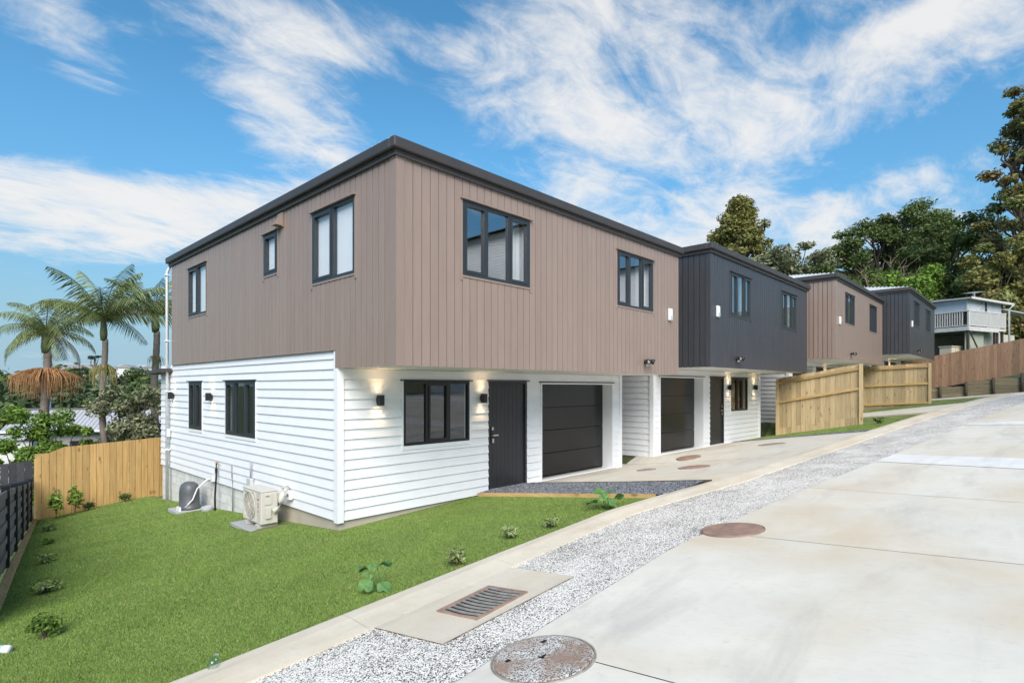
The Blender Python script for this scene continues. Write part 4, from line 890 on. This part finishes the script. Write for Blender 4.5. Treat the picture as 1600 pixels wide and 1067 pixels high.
loc, H_ = put(1480, 58, 345); tree('broad_tree', loc, 'dark broad tree between the spreading tree and the tall rust coloured conifer', 'tree', H_, .4, clump_field(34, 5.2, 5.2, H_*.32, H_-.8, 1.5, 8, None, .5), 13000, .20, LF['mid'], 5, .6, twigs=2, shell=.55)
loc, H_ = put(1440, 68, 330); tree('broad_tree', loc, 'mid green tree top showing behind the broad dark tree', 'tree', H_, .4, clump_field(22, 4.2, 4.2, H_*.5, H_-.8, 1.4, 9, None, .5), 10000, .22, LF['mid'], 6, .6, twigs=2, shell=.6)
loc, H_ = put(1612, 47, 120); tree('tall_conifer', loc, 'tall rust tinged conifer at the right edge of the picture', 'tree', H_, .5, clump_field(84, 4.6, 4.6, H_*.20, H_-.8, .95, 10, lambda f: 1.05-.72*f, .5), 21000, .17, LF['rust'], 7, .95, twigs=2, shell=.6)
loc, H_ = put(1385, 50, 408)
def bare_tree(loc, H_, label, seed):
    rng = np.random.default_rng(seed); t = thing('bare_tree', loc, label, 'tree'); m = MB(); m.tube([(0,0,-.3),(0.1,0,H_*.25),(0,.1,H_*.5)], [.16,.12,.08], 8)
    for i in range(26):
        a = rng.uniform(0, 6.28); f = rng.uniform(.15,.5); q = (math.cos(a)*rng.uniform(.8,2.6), math.sin(a)*rng.uniform(.8,2.6), H_*rng.uniform(.6,1.0)); pts = branch(m, (0,0,H_*f), q, .05, .02, rng, .1)
        for k in range(5): s = np.array(pts[rng.integers(2,6)]); d = rng.normal(size=3)*.5+np.array([q[0]*.2,q[1]*.2,.7]); branch(m, tuple(s), tuple(s+d*rng.uniform(.5,1.1)), .022, .010, rng, .1, 3)
    m.build('branches', M('dry_twigs', (.27,.21,.15), rough=.9), t); return t
bare_tree(loc, H_, 'leafless brown twiggy tree in front of the spreading tree', 4)
for px, d, yt_, mt, w, lb, sd_ in ((1320, 55, 425, 'mid', 3.2, 'low mid green bush mass behind the farther brown roof', 11), (1420, 49, 418, 'bright', 2.4, 'yellow green bush behind the farthest house roof', 12), (1370, 52, 436, 'bright', 2.0, 'bright green bush below the leafless tree', 13), (1475, 50, 428, 'dark', 3.2, 'dark glossy bush behind the neighbour house roof', 14), (1530, 53, 420, 'dark', 3.4, 'dark hedge like bush behind the television aerial', 15), (1578, 56, 440, 'dark', 3., 'dark bush at the right behind the white gutter', 16), (1270, 54, 418, 'mid', 2.6, 'mid green bush seen over the charcoal house gutter', 17), (1585, 43, 462, 'rust', 1.7, 'small rust and green conifer bush right of the aerial', 18), (1560, 46, 380, 'olive', 2.6, 'olive foliage tree left of the tall conifer', 19), (1300, 62, 405, 'mid', 4., 'wide mid green bush filling the slope behind the middle roofs', 24), (1440, 60, 400, 'mid', 3.6, 'mid green bush under the broad tree', 25), (1345, 66, 395, 'grey', 3.6, 'grey green undergrowth tree below the spreading crown', 26)):
    loc, H_ = put(px, d, yt_); tree('hillside_bush', loc, lb, 'bush', H_, .15, clump_field(16, w, w, H_*.15, H_-.5, 1.1, sd_, None, .8), 7500, .18, LF[mt], sd_, .6, 'hillside bushes')
# palms
def palm(px, d, ycrown, frl, nfr, seed, label, skirt=None, skirt_y=0, tr=.10, droop=1., wind=0., elmin=-22):
    rng = np.random.default_rng(seed); u, v = at(px, d); zc = zat(ycrown, d); z0 = gt(u, v); t = thing('palm_tree', (u, v, z0), label, 'palm', 'palms beyond the lawn fence'); hc = zc-z0
    m = MB(); n = 40; m.tube([(0.05*math.sin(i*.2), 0, -.2+(hc-.5)*i/n) for i in range(n+1)], [tr*(1.25-.3*i/n)*(1.05 if i % 2 else .97) for i in range(n+1)], 12); m.build('trunk', BARKG, t, True)
    MB().tube([(0,0,hc-.75), (0,0,hc-.5), (0,0,hc), (0,0,hc+.35)], [tr*1.0, tr*1.25, tr*.9, tr*.3], 12).build('crownshaft', SHAFT, t, True)
    R_ = Vector((.6884, -.7254, 0))
    for i in range(nfr):
        a = i*2.399+rng.uniform(-.3,.3); el = rad(86-(86-elmin)*((i+.5)/nfr)**.9) ; L_ = frl*rng.uniform(.8, 1.1); p = np.array([0,0,hc+.1]); pts = [p.copy()]; e = el; dirh = np.array([math.cos(a), math.sin(a), 0]); ns = 14
        for k in range(ns):
            dd = dirh*math.cos(e)+np.array([0,0,math.sin(e)])+np.array([R_.x, R_.y, 0])*wind*(k/ns)*.5; p = p+dd/np.linalg.norm(dd)*L_/ns; pts.append(p.copy()); e -= rad(7.5*droop*(.5+k/ns))
        V = []; F = []; 
        for k in range(1, ns+1):
            for sub in (0, .33, .66):
                b = pts[k-1]*(1-sub)+pts[k]*sub; tg = pts[k]-pts[k-1]; tg /= np.linalg.norm(tg); sd2 = np.cross(tg, [0,0,1]); sd2 /= np.linalg.norm(sd2)+1e-6
                f = (k-1+sub)/ns; ll = frl*.26*(math.sin(math.pi*min(1, f*.9+.10))**.6)*rng.uniform(.75,1.1)
                for s in (-1, 1):
                    dv = sd2*s*.75+tg*.55+np.array([0,0,-.55-rng.uniform(0,.55)]); dv /= np.linalg.norm(dv); tip = b+dv*ll+np.array([0,0,-.16*ll*droop]); wv = tg*.017*frl/2.2; mid = b+dv*ll*.5
                    o = len(V); V += [b-wv*.6, b+wv*.6, mid+wv, mid-wv, tip]; F += [(o,o+1,o+2,o+3),(o+3,o+2,o+4,o+4)]
        mb = MB(); mb.v = [tuple(x) for x in V]; mb.f = [f if f[2] != f[3] else f[:3] for f in F]
        mb.tube([tuple(x) for x in pts], [.022*(1-.85*k/ns) for k in range(ns+1)], 5)
        mb.build('frond', LF['dry'] if (i >= nfr-2 and rng.random() < .5) else LF['palm'], t)
    if skirt:
        zs = zat(skirt_y, d)-z0; mb = MB(); rw_, ln = skirt[0], skirt[1]
        for k in range(skirt[2]):
            a = rng.uniform(0, 6.28); r = rw_*math.sqrt(rng.uniform(.05,1)); q = (r*math.cos(a), r*math.sin(a)); top = .22*ln*(1-(r/rw_)**2)
            mb.tube([(q[0]*.15, q[1]*.15, zs), (q[0]*.7, q[1]*.7, zs+top+.10*ln), (q[0], q[1], zs-.10*ln*rng.uniform(.3,1.6)), (q[0]*1.02+rng.normal()*.05, q[1]*1.02+rng.normal()*.05, zs-ln*rng.uniform(.3,1.05)*(1.05-.35*(r/rw_)**3))], [.010,.008,.008,.004], 3, False)
        mb.build('fruit_strands', skirt[3], t)
palm(72, 22, 522, 2.05, 20, 21, 'left palm with dense crown and orange brown fruit skirt', (1.18, 1.0, 460, FRUIT), 586, .135, .95, 0, -25)
palm(162, 21, 501, 2.75, 17, 22, 'tall middle palm with windswept crown and pale ringed trunk', (.45, .8, 120, FRUITY), 578, .10, .62, .35, 5)
palm(243, 24, 492, 2.2, 14, 23, 'right palm partly hidden behind the house corner', (.35, .6, 40, FRUITY), 560, .13, .6, 0, 0)
# shrubs and trees beyond the fence
def shrub(px, d, ytop, w, n, size, mat, seed, label, name='garden_shrub', nc=18, group=None, cat='shrub', flat=.8, twigs=1, zlo=.15):
    u, v = at(px, d); z = gt(u, v); H_ = zat(ytop, d)-z
    return tree(name, (u, v, z), label, cat, H_, .05+.01*H_, clump_field(nc, w, w, H_*zlo, H_-.25, w*.32, seed, None, flat), n, size, LF[mat], seed, .55, group, twigs=twigs, aspect=1.2, shell=.55)
shrub(62, 20.5, 626, 1.2, 5500, .07, 'bright', 31, 'bright green leafy shrub behind the dark grey fence')
shrub(10, 20, 662, 1.0, 6000, .075, 'bright', 32, 'bright leafy shrub at the left picture edge', nc=14)
shrub(112, 20.5, 664, .8, 3600, .075, 'bright', 33, 'small bright shrub left of the middle palm trunk', nc=12)
shrub(150, 21.5, 688, .55, 1100, .07, 'mid', 36, 'low clipped green hedge plant behind the golden fence', nc=8)
shrub(214, 21.5, 588, 1.25, 6500, .075, 'grey', 34, 'grey olive small tree next to the white house wall', 'olive_tree', 30, None, 'tree', .8, 2, .3)
shrub(190, 24.5, 600, 1.1, 3000, .085, 'mid', 35, 'green bushy tree behind the middle palm', 'garden_tree', 20, None, 'tree')
# tiered conifer far off
def tiered(px, d, ytop, label, seed, hscale=1.):
    u, v = at(px, d); z = gt(u, v); H_ = zat(ytop, d)-z; rng = np.random.default_rng(seed); cl = []
    for k in range(6):
        zz = H_*(.985-.105*k); r = (.35 if k == 0 else .95+.36*k)*hscale
        for j in range(5+k): a = j*6.28/(5+k)+k; cl.append(((r*math.cos(a), r*math.sin(a), zz+rng.uniform(-.1,.15)), (.28+r*.22, .28+r*.22, .13)))
    return tree('tiered_conifer', (u, v, z), label, 'tree', H_, .16, cl, 9000, .13, LF['far'], seed, .98, shell=.6, flat=1.5)
tiered(148, 62, 556, 'layered dark conifer on the valley side behind the middle palm', 41, 1.15)
# valley trees
protos = []
for s, mt in ((51, 'far'), (52, 'dark'), (53, 'mid')):
    rng = np.random.default_rng(s); cl = clump_field(20, 3.2, 3.2, 1.6, 6.4, 1.5, s, lambda f: 1.05-.5*f, .8); V, F = leaves([c for c, r in cl], [r for c, r in cl], None, 2600, .34, rng); cm = fast_mesh('crown', V, F, LF[mt])
    mb = MB().tube([(0,0,-1),(0,0,2),(0,0,5)], [.25,.2,.08], 7); protos.append((cm, mb.mesh('trunk', BARK, True)))
rng = np.random.default_rng(60); cnt = 0
for k in range(230):
    px = rng.uniform(-20, 262); d = math.exp(rng.uniform(math.log(44), math.log(420))); u, v = at(px, d)
    if cnt > 120 and d < 90: continue
    cm, tm = protos[k % 3]; z = gt(u, v); s = rng.uniform(.7, 1.25)*(1+d/700)
    lim = 592 if px > 95 else 578
    if z+7.2*s > zat(lim, d): s = max(.35, (zat(lim+rng.uniform(0,9), d)-z)/7.2)
    if s < .36 or s > 3: continue
    t = thing('valley_tree', (u, v, z), 'green tree in the wooded valley beyond the neighbouring roof', 'tree', 'trees filling the valley', rng.uniform(0, 6)); t.scale = (s, s, s)
    link('trunk', tm, t); link('crown', cm, t); cnt += 1
for px, d, yt_, s_, lb in ((28, 70, 577, 1.35, 'dark rounded tree at far left on the skyline'), (58, 78, 578, 1.1, 'second dark rounded tree on the left skyline'), (5, 60, 583, 1.2, 'dark tree at the left edge below the skyline'), (108, 130, 568, 1.4, 'lone round tree on the skyline between the palms'), (215, 240, 573, 2., 'rounded tree on the skyline left of the house corner')):
    u, v = at(px, d); z = gt(u, v); s = (zat(yt_, d)-z)/7.3; t = thing('skyline_tree', (u, v, z), lb, 'tree', None, px); t.scale = (s*.8, s*.8, s); link('trunk', protos[1][1], t); link('crown', protos[1][0], t)
# far houses
FARW = M('far_white_wall', (.70,.70,.68), rough=.8); FARR = M('far_pale_roof', (.48,.49,.50), rough=.6); FARR2 = M('far_grey_roof', (.30,.29,.29), rough=.7)
for i, (px, py, d, w, lb) in enumerate(((118, 590, 150, 9, 'white roofed house in the valley nearest the left palm'), (132, 584, 190, 11, 'pale long roofed house in the valley right of it'), (142, 588, 160, 8, 'small pale house in the valley behind the layered conifer'), (203, 581, 260, 14, 'pale low house on the far ridge left of the house corner'), (190, 577, 330, 13, 'distant ridge house with grey roof'), (222, 578, 340, 14, 'distant ridge house near the house corner'), (176, 583, 280, 12, 'distant white house right of the middle palm trunk'))):
    u, v = at(px, d); z = zat(py+3, d); t = thing('distant_house', (u, v, z), lb, 'house', 'houses far across the valley', rad(20*i)); hh = 2.6
    MB().box(-w/2, w/2, -3, 3, -6, hh).build('wall', FARW, t); MB().add([(-w/2-.4,-3.5,hh),(w/2+.4,-3.5,hh),(w/2+.4,3.5,hh),(-w/2-.4,3.5,hh),(-w/2-.4,0,hh+1.5),(w/2+.4,0,hh+1.5)], [(0,1,5,4),(2,3,4,5),(0,4,3),(1,2,5)]).build('roof', FARR if i % 3 else FARR2, t)
    for k in (-.3, .05, .32): MB().box(w*k-.6, w*k+.6, -3.05, -3.001, .9, 2.1).build('window', BLACKF, t)
# neighbour house below the lawn fence
def low_neighbour():
    u, v = at(98, 31); t = thing('neighbour_house', (u, v, -5.6), 'grey roofed low neighbour house with maroon gable below the fence', 'house', None, rad(43.5-90+14))
    NW = M('neighbour_wall', (.34,.34,.34), (.28,.28,.28), rough=.8); MAR = M('maroon_gable', (.105,.035,.038), rough=.8); RF = M('neighbour_roof', (.42,.425,.45), (.37,.375,.40), rough=.45, scale=3)
    x0, x1, y0, y1 = -2.1, 6.2, -1.6, 2.4; ze, zr = 3.3, 4.35
    MB().box(x0+.35, x1-.3, y0+.45, y1-.4, -.3, ze-.02).build('wall', NW, t)
    a, b = (x0, y0, ze), (x1, y0, ze); r0, r1 = (x0+.0, .4, zr), (x1, .4, zr); c, d_ = (x1, y1, ze), (x0, y1, ze)
    rf = MB().add([a, b, r1, r0, c, d_]+[(p[0], p[1], p[2]-.07) for p in (a, b, r1, r0, c, d_)], [(0,1,2,3),(3,2,4,5),(6,7,8,9),(9,8,10,11),(0,6,7,1),(0,6,9,3),(3,9,11,5)]).build('roof', RF, t)
    for k in range(40):
        x = x0+.1+k*(x1-x0-.2)/39
        MB().hexa([(x-.012,y0,ze+.002),(x+.012,y0,ze+.002),(x+.012,.38,zr),(x-.012,.38,zr),(x-.008,y0,ze+.03),(x+.008,y0,ze+.03),(x+.008,.38,zr+.028),(x-.008,.38,zr+.028)]).build('roof_rib', RF, rf)
    MB().tube([(x0,.4,zr+.02),(x1,.4,zr+.02)], .07, 8).build('ridge_cap', FASCIA, rf)
    MB().box(x0, x1, y0-.07, y0, ze-.10, ze+.01).build('gutter', TRIM, rf)
    MB().add([(x0+.1,y0+.2,ze-.05),(x0+.1,y1-.2,ze-.05),(x0+.1,.4,zr-.1)], [(0,1,2)]).build('gable', MAR, t)
    MB().box(x0+.02, x0+.34, y0+.1, y1-.1, 1.2, ze-.12).build('side_wall', MAR, t)
    MB().box(.9, 1.6, y0+.36, y0+.449, .6, 2.7).build('window', BLACKF, t); MB().box(4.0, 5.9, y0+.36, y0+.449, .0, 2.9).build('garage_opening', DARK, t); MB().box(3.2, 3.9, y0+.40, y0+.449, .0, 2.95).build('pale_panel', TRIM, t)
    f = MB().tube([(x0+1.0,.9,ze+.5),(x0+1.0,.9,zr+.55)], .10, 10).build('flue', STEEL, rf, True); MB().lathe([(.15,zr+.55),(.17,zr+.6),(.05,zr+.72)], x0+1.0, .9, 12).build('flue_cap', STEEL, f, True)
low_neighbour()
u, v = at(6, 27); gs = thing('garden_shed', (u, v, -5.4), 'white garden shed wall at the far left below the gable', 'shed', None, rad(-20))
MB().box(-1.6, 1.3, -1, 1, 0, 2.9).build('wall', FARW, gs); MB().box(-1.8, 1.5, -1.2, 1.2, 2.902, 3.0).build('roof', FARR, gs)

# neighbour house with deck, up the hill at the right
def deck_house():
    t = thing('deck_house', (46.5, 3.3, 3.94), 'old pale neighbour house with white balustraded deck above the brown fence', 'house', None, rad(-21.7))
    WL = M('old_cream_wall', (.50,.48,.42), (.42,.40,.34), rough=.85, scale=3); GRN = M('mossy_sheet', (.27,.33,.25), (.36,.36,.30), rough=.85, scale=1.2); VIN = M('clear_vinyl', (.50,.53,.58), (.40,.43,.48), rough=.25, scale=.8); DKW = M('dark_old_timber', (.06,.05,.045), rough=.9)
    OLDW = M('old_white_paint', (.58,.58,.565), (.48,.48,.46), rough=.7, scale=3); LX, LY = 4.5, 7.5
    dk = MB().box(0, LX, 0, LY, -.16, 0).build('deck_floor', OLDW, t)
    MB().box(-.03, -.001, 0, LY, -.24, .02).box(0, LX*.78, -.03, -.001, -.26, .02).build('deck_fascia', OLDW, dk)
    bl = MB().box(-.02, .05, -.02, LY, 1.0, 1.06).box(.05, LX, -.02, .05, 1.0, 1.06).build('handrail', OLDW, t)
    MB().box(0, .04, 0, LY, .08, .13).box(.04, LX, 0, .04, .08, .13).build('bottom_rail', OLDW, bl)
    for y in np.arange(.35, LY, .145): MB().box(.0, .035, y, y+.06, .13, 1.0).build('baluster', OLDW, bl)
    for x in np.arange(.10, LX-.05, .115): MB().box(x, x+.07, .0, .035, .13, 1.0).build('baluster', OLDW, bl)
    for x, y in ((0,0), (LX-.1,0), (LX/2,0), (0,2.2), (0,4.4)): MB().box(x, x+.1, y, y+.1, -.1, 1.1).build('rail_post', OLDW, bl)
    rf = MB().hexa([(-.25,-.25,1.78),(LX+.35,-.25,1.66),(LX+.35,LY,1.85),(-.25,LY,1.95),(-.25,-.25,1.86),(LX+.35,-.25,1.74),(LX+.35,LY,2.1),(-.25,LY,2.1)]).build('deck_roof', FARR, t)
    MB().hexa([(-.27,-.30,1.75),(LX+.38,-.30,1.62),(LX+.38,-.251,1.62),(-.27,-.251,1.75),(-.27,-.30,1.89),(LX+.38,-.30,1.76),(LX+.38,-.251,1.76),(-.27,-.251,1.89)]).build('gutter', OLDW, rf)
    MB().tube([(LX+.2,-.28,1.62),(LX+.12,-.12,1.35),(LX+.12,-.12,-4.6)], .06, 8).build('downpipe', OLDW, t, True)
    for x, y in ((0.02,0.02), (LX*.47,.02), (LX-.35,.02), (.02,3.)): MB().box(x, x+.12, y+.06, y+.16, 1.06, 1.77).build('roof_post', DKW if x > .5 else OLDW, t)
    MB().box(.06, .08, .2, LY, 1.07, 1.78).box(.2, LX*.46, .09, .10, 1.07, 1.75).box(LX*.52, LX-.4, .09, .10, 1.07, 1.72).build('vinyl_screen', VIN, t)
    MB().tube([(1.1,.06,1.1),(1.9,.06,1.7)], .03, 6).build('brace', OLDW, t)
    MB().box(2.2, LX-.2, 3.2, LY, 0, 1.8).build('wall', WL, t)
    for x, y in ((.05,.05),(.05,2.6),(.05,4.6),(LX*.72,.05),(LX*.86,.2),(LX*.95,.1)): MB().box(x, x+.13, y, y+.13, -5.2, -.165).build('pile', DKW, t)
    MB().tube([(.15,.03,-.3),(1.7,.03,-2.1)], .05, 6).build('deck_brace', DKW, t)
    for i in range(2): MB().box(.25+i*1.12, 1.35+i*1.12, .35, .38, -4.6, -.26).build('mossy_panel', GRN, t)
    MB().box(2.5, LX+3.2, .9, 1.1, -4.6, -.2).box(LX+.1, LX+1.5, 1.0, 5, -4.6, 1.4).build('lower_wall', WL, t)
    MB().box(.6, 2.4, 5.0, 5.1, -4.8, -.2).box(.2, 2.4, 3.8, 3.9, -4.8, -.2).build('under_deck_wall', DKW, t)
    rr = MB().hexa([(LX-.4,-.1,1.3),(LX+3.6,-.1,1.12),(LX+3.6,6,1.5),(LX-.4,6,1.7),(LX-.4,-.1,1.37),(LX+3.6,-.1,1.19),(LX+3.6,6,1.58),(LX-.4,6,1.78)]).build('wing_roof', FARR, t)
    mr_ = MB().add([(-1.2,2.5,1.9),(5.5,2.5,1.9),(5.5,9.5,1.9),(-1.2,9.5,1.9),(-.2,6,2.75),(5.5,6,2.75)], [(0,1,5,4),(1,2,5),(2,3,4,5),(3,0,4)]).build('main_roof', FARR, t)
deck_house()
ctr = thing('cream_cabinet', (*at(1489, 37), 1.4), 'cream boxy cabinet standing under the neighbour deck', 'cabinet', None, rad(-21.7))
CRM = M('cream_panel', (.60,.54,.40), (.52,.46,.34), rough=.7)
MB().box(-.85,.75,-.35,.35,0,1.25).build('body', CRM, ctr); MB().box(-.9,.8,-.40,.40,1.252,1.31).build('top', CRM, ctr)
for x in (-.4,.25): MB().box(x-.008,x+.008,-.356,-.351,.05,1.2).build('panel_joint', GREYP, ctr)
ant = thing('television_aerial', (*at(1523, 38.6), zat(465, 38.6)-.1), 'white television aerial on the neighbour roof', 'aerial', None, rad(-35))
AL = M('aerial_metal', (.65,.66,.66), rough=.4, metallic=.6)
MB().tube([(0,0,-.2),(0,0,.52)], .018, 6).build('mast', AL, ant); MB().tube([(-.55,0,.42),(.6,0,.50)], .016, 6).build('boom', AL, ant); MB().tube([(0,0,.1),(-.18,0,.42)], .012, 6).build('stay', AL, ant)
for k in range(7): x = -.5+k*.17; MB().tube([(x,-.42+.02*k,.425+.012*k),(x,.42-.02*k,.425+.012*k)], .010, 5).build('element', AL, ant)

# unit across the drive (seen only in the window reflections)
for ou, olab in ((20.9, 'white weatherboard house across the driveway'), (33.3, 'second white weatherboard house across the driveway')):
    op = thing('opposite_house', (ou, -6.2, -.6), olab, 'house')
    MB().box(.01, 5, -4.6, -.01, 0, 8.75).build('wall', TRIM, op)
    for k in range(56):
        z0 = k*.157; z1 = z0+.157
        MB().hexa([(-.03,0,z0),(5,0,z0),(5,.03,z0),(-.03,.03,z0),(-.008,0,z1),(5,0,z1),(5,.008,z1),(-.008,.008,z1)]).build('weatherboard', WHITE, op)
        MB().hexa([(-.03,-4.6,z0),(.005,-4.6,z0),(.005,-.001,z0),(-.03,-.001,z0),(-.008,-4.6,z1),(.005,-4.6,z1),(.005,-.001,z1),(-.008,-.001,z1)]).build('weatherboard', WHITE, op)
    MB().add([(-.5,.5,8.75),(5.5,.5,8.75),(5.5,-5.1,8.75),(-.5,-5.1,8.75),(1.8,-2.3,9.3),(3.2,-2.3,9.3)], [(0,1,5,4),(1,2,5),(2,3,4,5),(3,0,4)]).build('roof', FASCIA, op)
    for x in (2.,): MB().box(x, x+1.6, .032, .06, 3.6, 4.8).build('window', FRAME, op)
tree('yard_tree', (15.5, -13, -.6), 'dark leafy tree across the driveway', 'tree', 11, .25, clump_field(28, 2.4, 2.4, 2.5, 10.4, 1.2, 71), 6000, .2, LF['dark'], 71)

# ------------------------------------------------------------------ small plants on the lawn
def small_plant(u, v, r, h, n, size, mats, seed, label, cat='plant', name='small_shrub', stems=7):
    rng = np.random.default_rng(seed); z = float(gz(u, v)); t = thing(name, (u, v, z), label, cat, 'small plants on the lawn'); m = MB()
    for i in range(stems):
        a = rng.uniform(0, 6.28); q = r*rng.uniform(.2,.8); m.tube([(0,0,-.02),(q*.4*math.cos(a), q*.4*math.sin(a), h*.4),(q*math.cos(a), q*math.sin(a), h*rng.uniform(.6,.95))], [.006,.005,.003], 5)
    m.build('stems', BARK, t)
    for mt, f in mats:
        cl = [((r*.55*math.cos(a), r*.55*math.sin(a), h*rng.uniform(.45,.8)), (r*.5, r*.5, h*.32)) for a in np.linspace(0, 5.6, 7)]+[((0,0,h*.75),(r*.5,r*.5,h*.3))]
        V, F = leaves([c for c, q in cl], [q for c, q in cl], None, int(n*f), size, rng, .6, .8, 1.3); link('leaves', fast_mesh('leaves', V, F, LF[mt]), t)
    MB().lathe([(r*.6,-.012),(r*.4,.004),(.01,.008)], n=14).build('bare_soil', SOIL, t, True)
    return t
for (u, v, r, h, n, s, mts, lb) in ((.74, 6.55, .14, .20, 700, .020, [('bright',1)], 'bright green small shrub nearest the camera on the left lawn'), (.96, 8.5, .16, .16, 650, .021, [('pale',.5),('bright',.5)], 'pale green spreading shrub, second along the slat fence'), (1.22, 10.7, .13, .14, 420, .020, [('bright',.5),('pale',.5)], 'dull green shrub, third along the slat fence'), (1.5, 12.9, .11, .12, 300, .02, [('bright',1)], 'small shrub, fourth along the slat fence'), (1.8, 15.3, .13, .12, 300, .024, [('mid',.6),('pale',.4)], 'low shrub, fifth along the slat fence'),
        (4.0, 4.64, .11, .17, 300, .022, [('pale',.7),('rust',.3)], 'variegated little shrub next to the kerb above the drain grate'), (5.1, 4.88, .11, .16, 300, .022, [('pale',1)], 'variegated little shrub in the middle of the kerb row'), (5.75, 4.74, .10, .14, 280, .022, [('pale',.8),('bright',.2)], 'variegated little shrub nearest the gravel bed'),
        (2.95, 18.2, .14, .2, 150, .04, [('mid',1)], 'tiny shrub against the golden fence'), (3.75, 18.25, .16, .22, 170, .04, [('mid',1)], 'tiny dark shrub against the golden fence, nearer the house'), (20.2, 3.6, .16, .2, 200, .035, [('mid',1)], 'small shrub on the grass before the second driveway')):
    small_plant(u, v, r, h, n, s, mts, int(u*100+v*10), lb)
for u, v, lb in ((2.22, 17.75, 'upright leafy sapling at the foot of the golden fence, left one'), (2.62, 17.95, 'upright leafy sapling at the foot of the golden fence, right one')):
    small_plant(u, v, .17, .78, 170, .055, [('bright',1)], int(u*77), lb, 'plant', 'young_sapling', 4)
def round_leaf_plant(u, v, spec, seed, label):
    rng = np.random.default_rng(seed); z = float(gz(u, v)); t = thing('round_leaf_plant', (u, v, z), label, 'plant', 'round leaved plants by the kerb'); t.scale = (.82, .82, .82)
    for (dx, dy, hh, r, tilt, az) in spec:
        MB().tube([(dx*.15, dy*.15, -.02), (dx*.6, dy*.6, hh*.7), (dx, dy, hh)], [.007,.006,.005], 6).build('stalk', LF['lily'], t, True)
        V = [(0,0,-.03*1)]; F = []; n = 18
        for ring in (.5, 1.):
            for k in range(n):
                a = 2*math.pi*k/n; rr = r*ring*(1-.55*max(0, math.cos(a))**14); V.append((rr*math.cos(a), rr*math.sin(a), .02*ring*math.sin(3*a)+(.012 if ring == .5 else -.02)))
        for k in range(n): F += [(0, 1+k, 1+(k+1)%n), (1+k, 1+n+k, 1+n+(k+1)%n, 1+(k+1)%n)]
        mb = MB(); mb.v = V; mb.f = F; o = mb.build('leaf', LF['lily'], t, True); o.location = (dx, dy, hh); o.rotation_euler = (tilt*math.sin(az), -tilt*math.cos(az), az)
round_leaf_plant(3.08, 4.70, [(-.12,.22,.26,.085,.5,2.), (-.02,.12,.28,.075,.6,-2.2), (.10,.05,.31,.085,.5,-1.), (-.20,.02,.12,.09,.9,3.6), (.0,-.08,.08,.095,.7,-2.4), (-.1,.12,.2,.06,.4,1.)], 1, 'sparse plant with round leaves on long stalks beside the drain grate')
round_leaf_plant(6.95, 4.66, [(-.22,.20,.16,.13,.5,2.2), (-.05,.10,.30,.13,.35,1.), (.12,.0,.33,.14,.4,-.6), (.02,-.12,.16,.14,.8,-2.2), (.26,-.1,.24,.11,.7,-1.), (-.1,-.02,.24,.10,.5,-2.6), (.05,.18,.34,.10,.3,.4)], 2, 'leafy plant with large round leaves before the gravel bed')
# litter
bt = thing('plastic_bottle', (.425, 6.47, float(gz(.43,6.47))+.04), 'white plastic bottle lying on the grass at the left edge', 'bottle', None, rad(133.5))
mb = MB().lathe([(.03,-.10),(.034,-.09),(.034,.05),(.022,.085),(.013,.10),(.013,.125)], n=18); o = mb.build('bottle_body', PLASTW, bt, True); o.rotation_euler = (0, rad(90), 0)
o = MB().lathe([(.0345,-.045),(.0345,.02)], n=18).build('label_band', M('teal_label', (.35,.62,.58), rough=.4), bt, True); o.rotation_euler = (0, rad(90), 0)
jr = thing('glass_jar', (1.42, 4.30, float(P(1.42,4.30))+.085), 'clear glass jar lying on the kerb at the bottom edge', 'jar', None, rad(60))
o = MB().lathe([(.035,-.06),(.036,.04),(.028,.055),(.028,.07)], n=18).build('glass', glass_mat('jar_glass', .06, (.8,.9,.85)), jr, True); o.rotation_euler = (0, rad(90), 0)
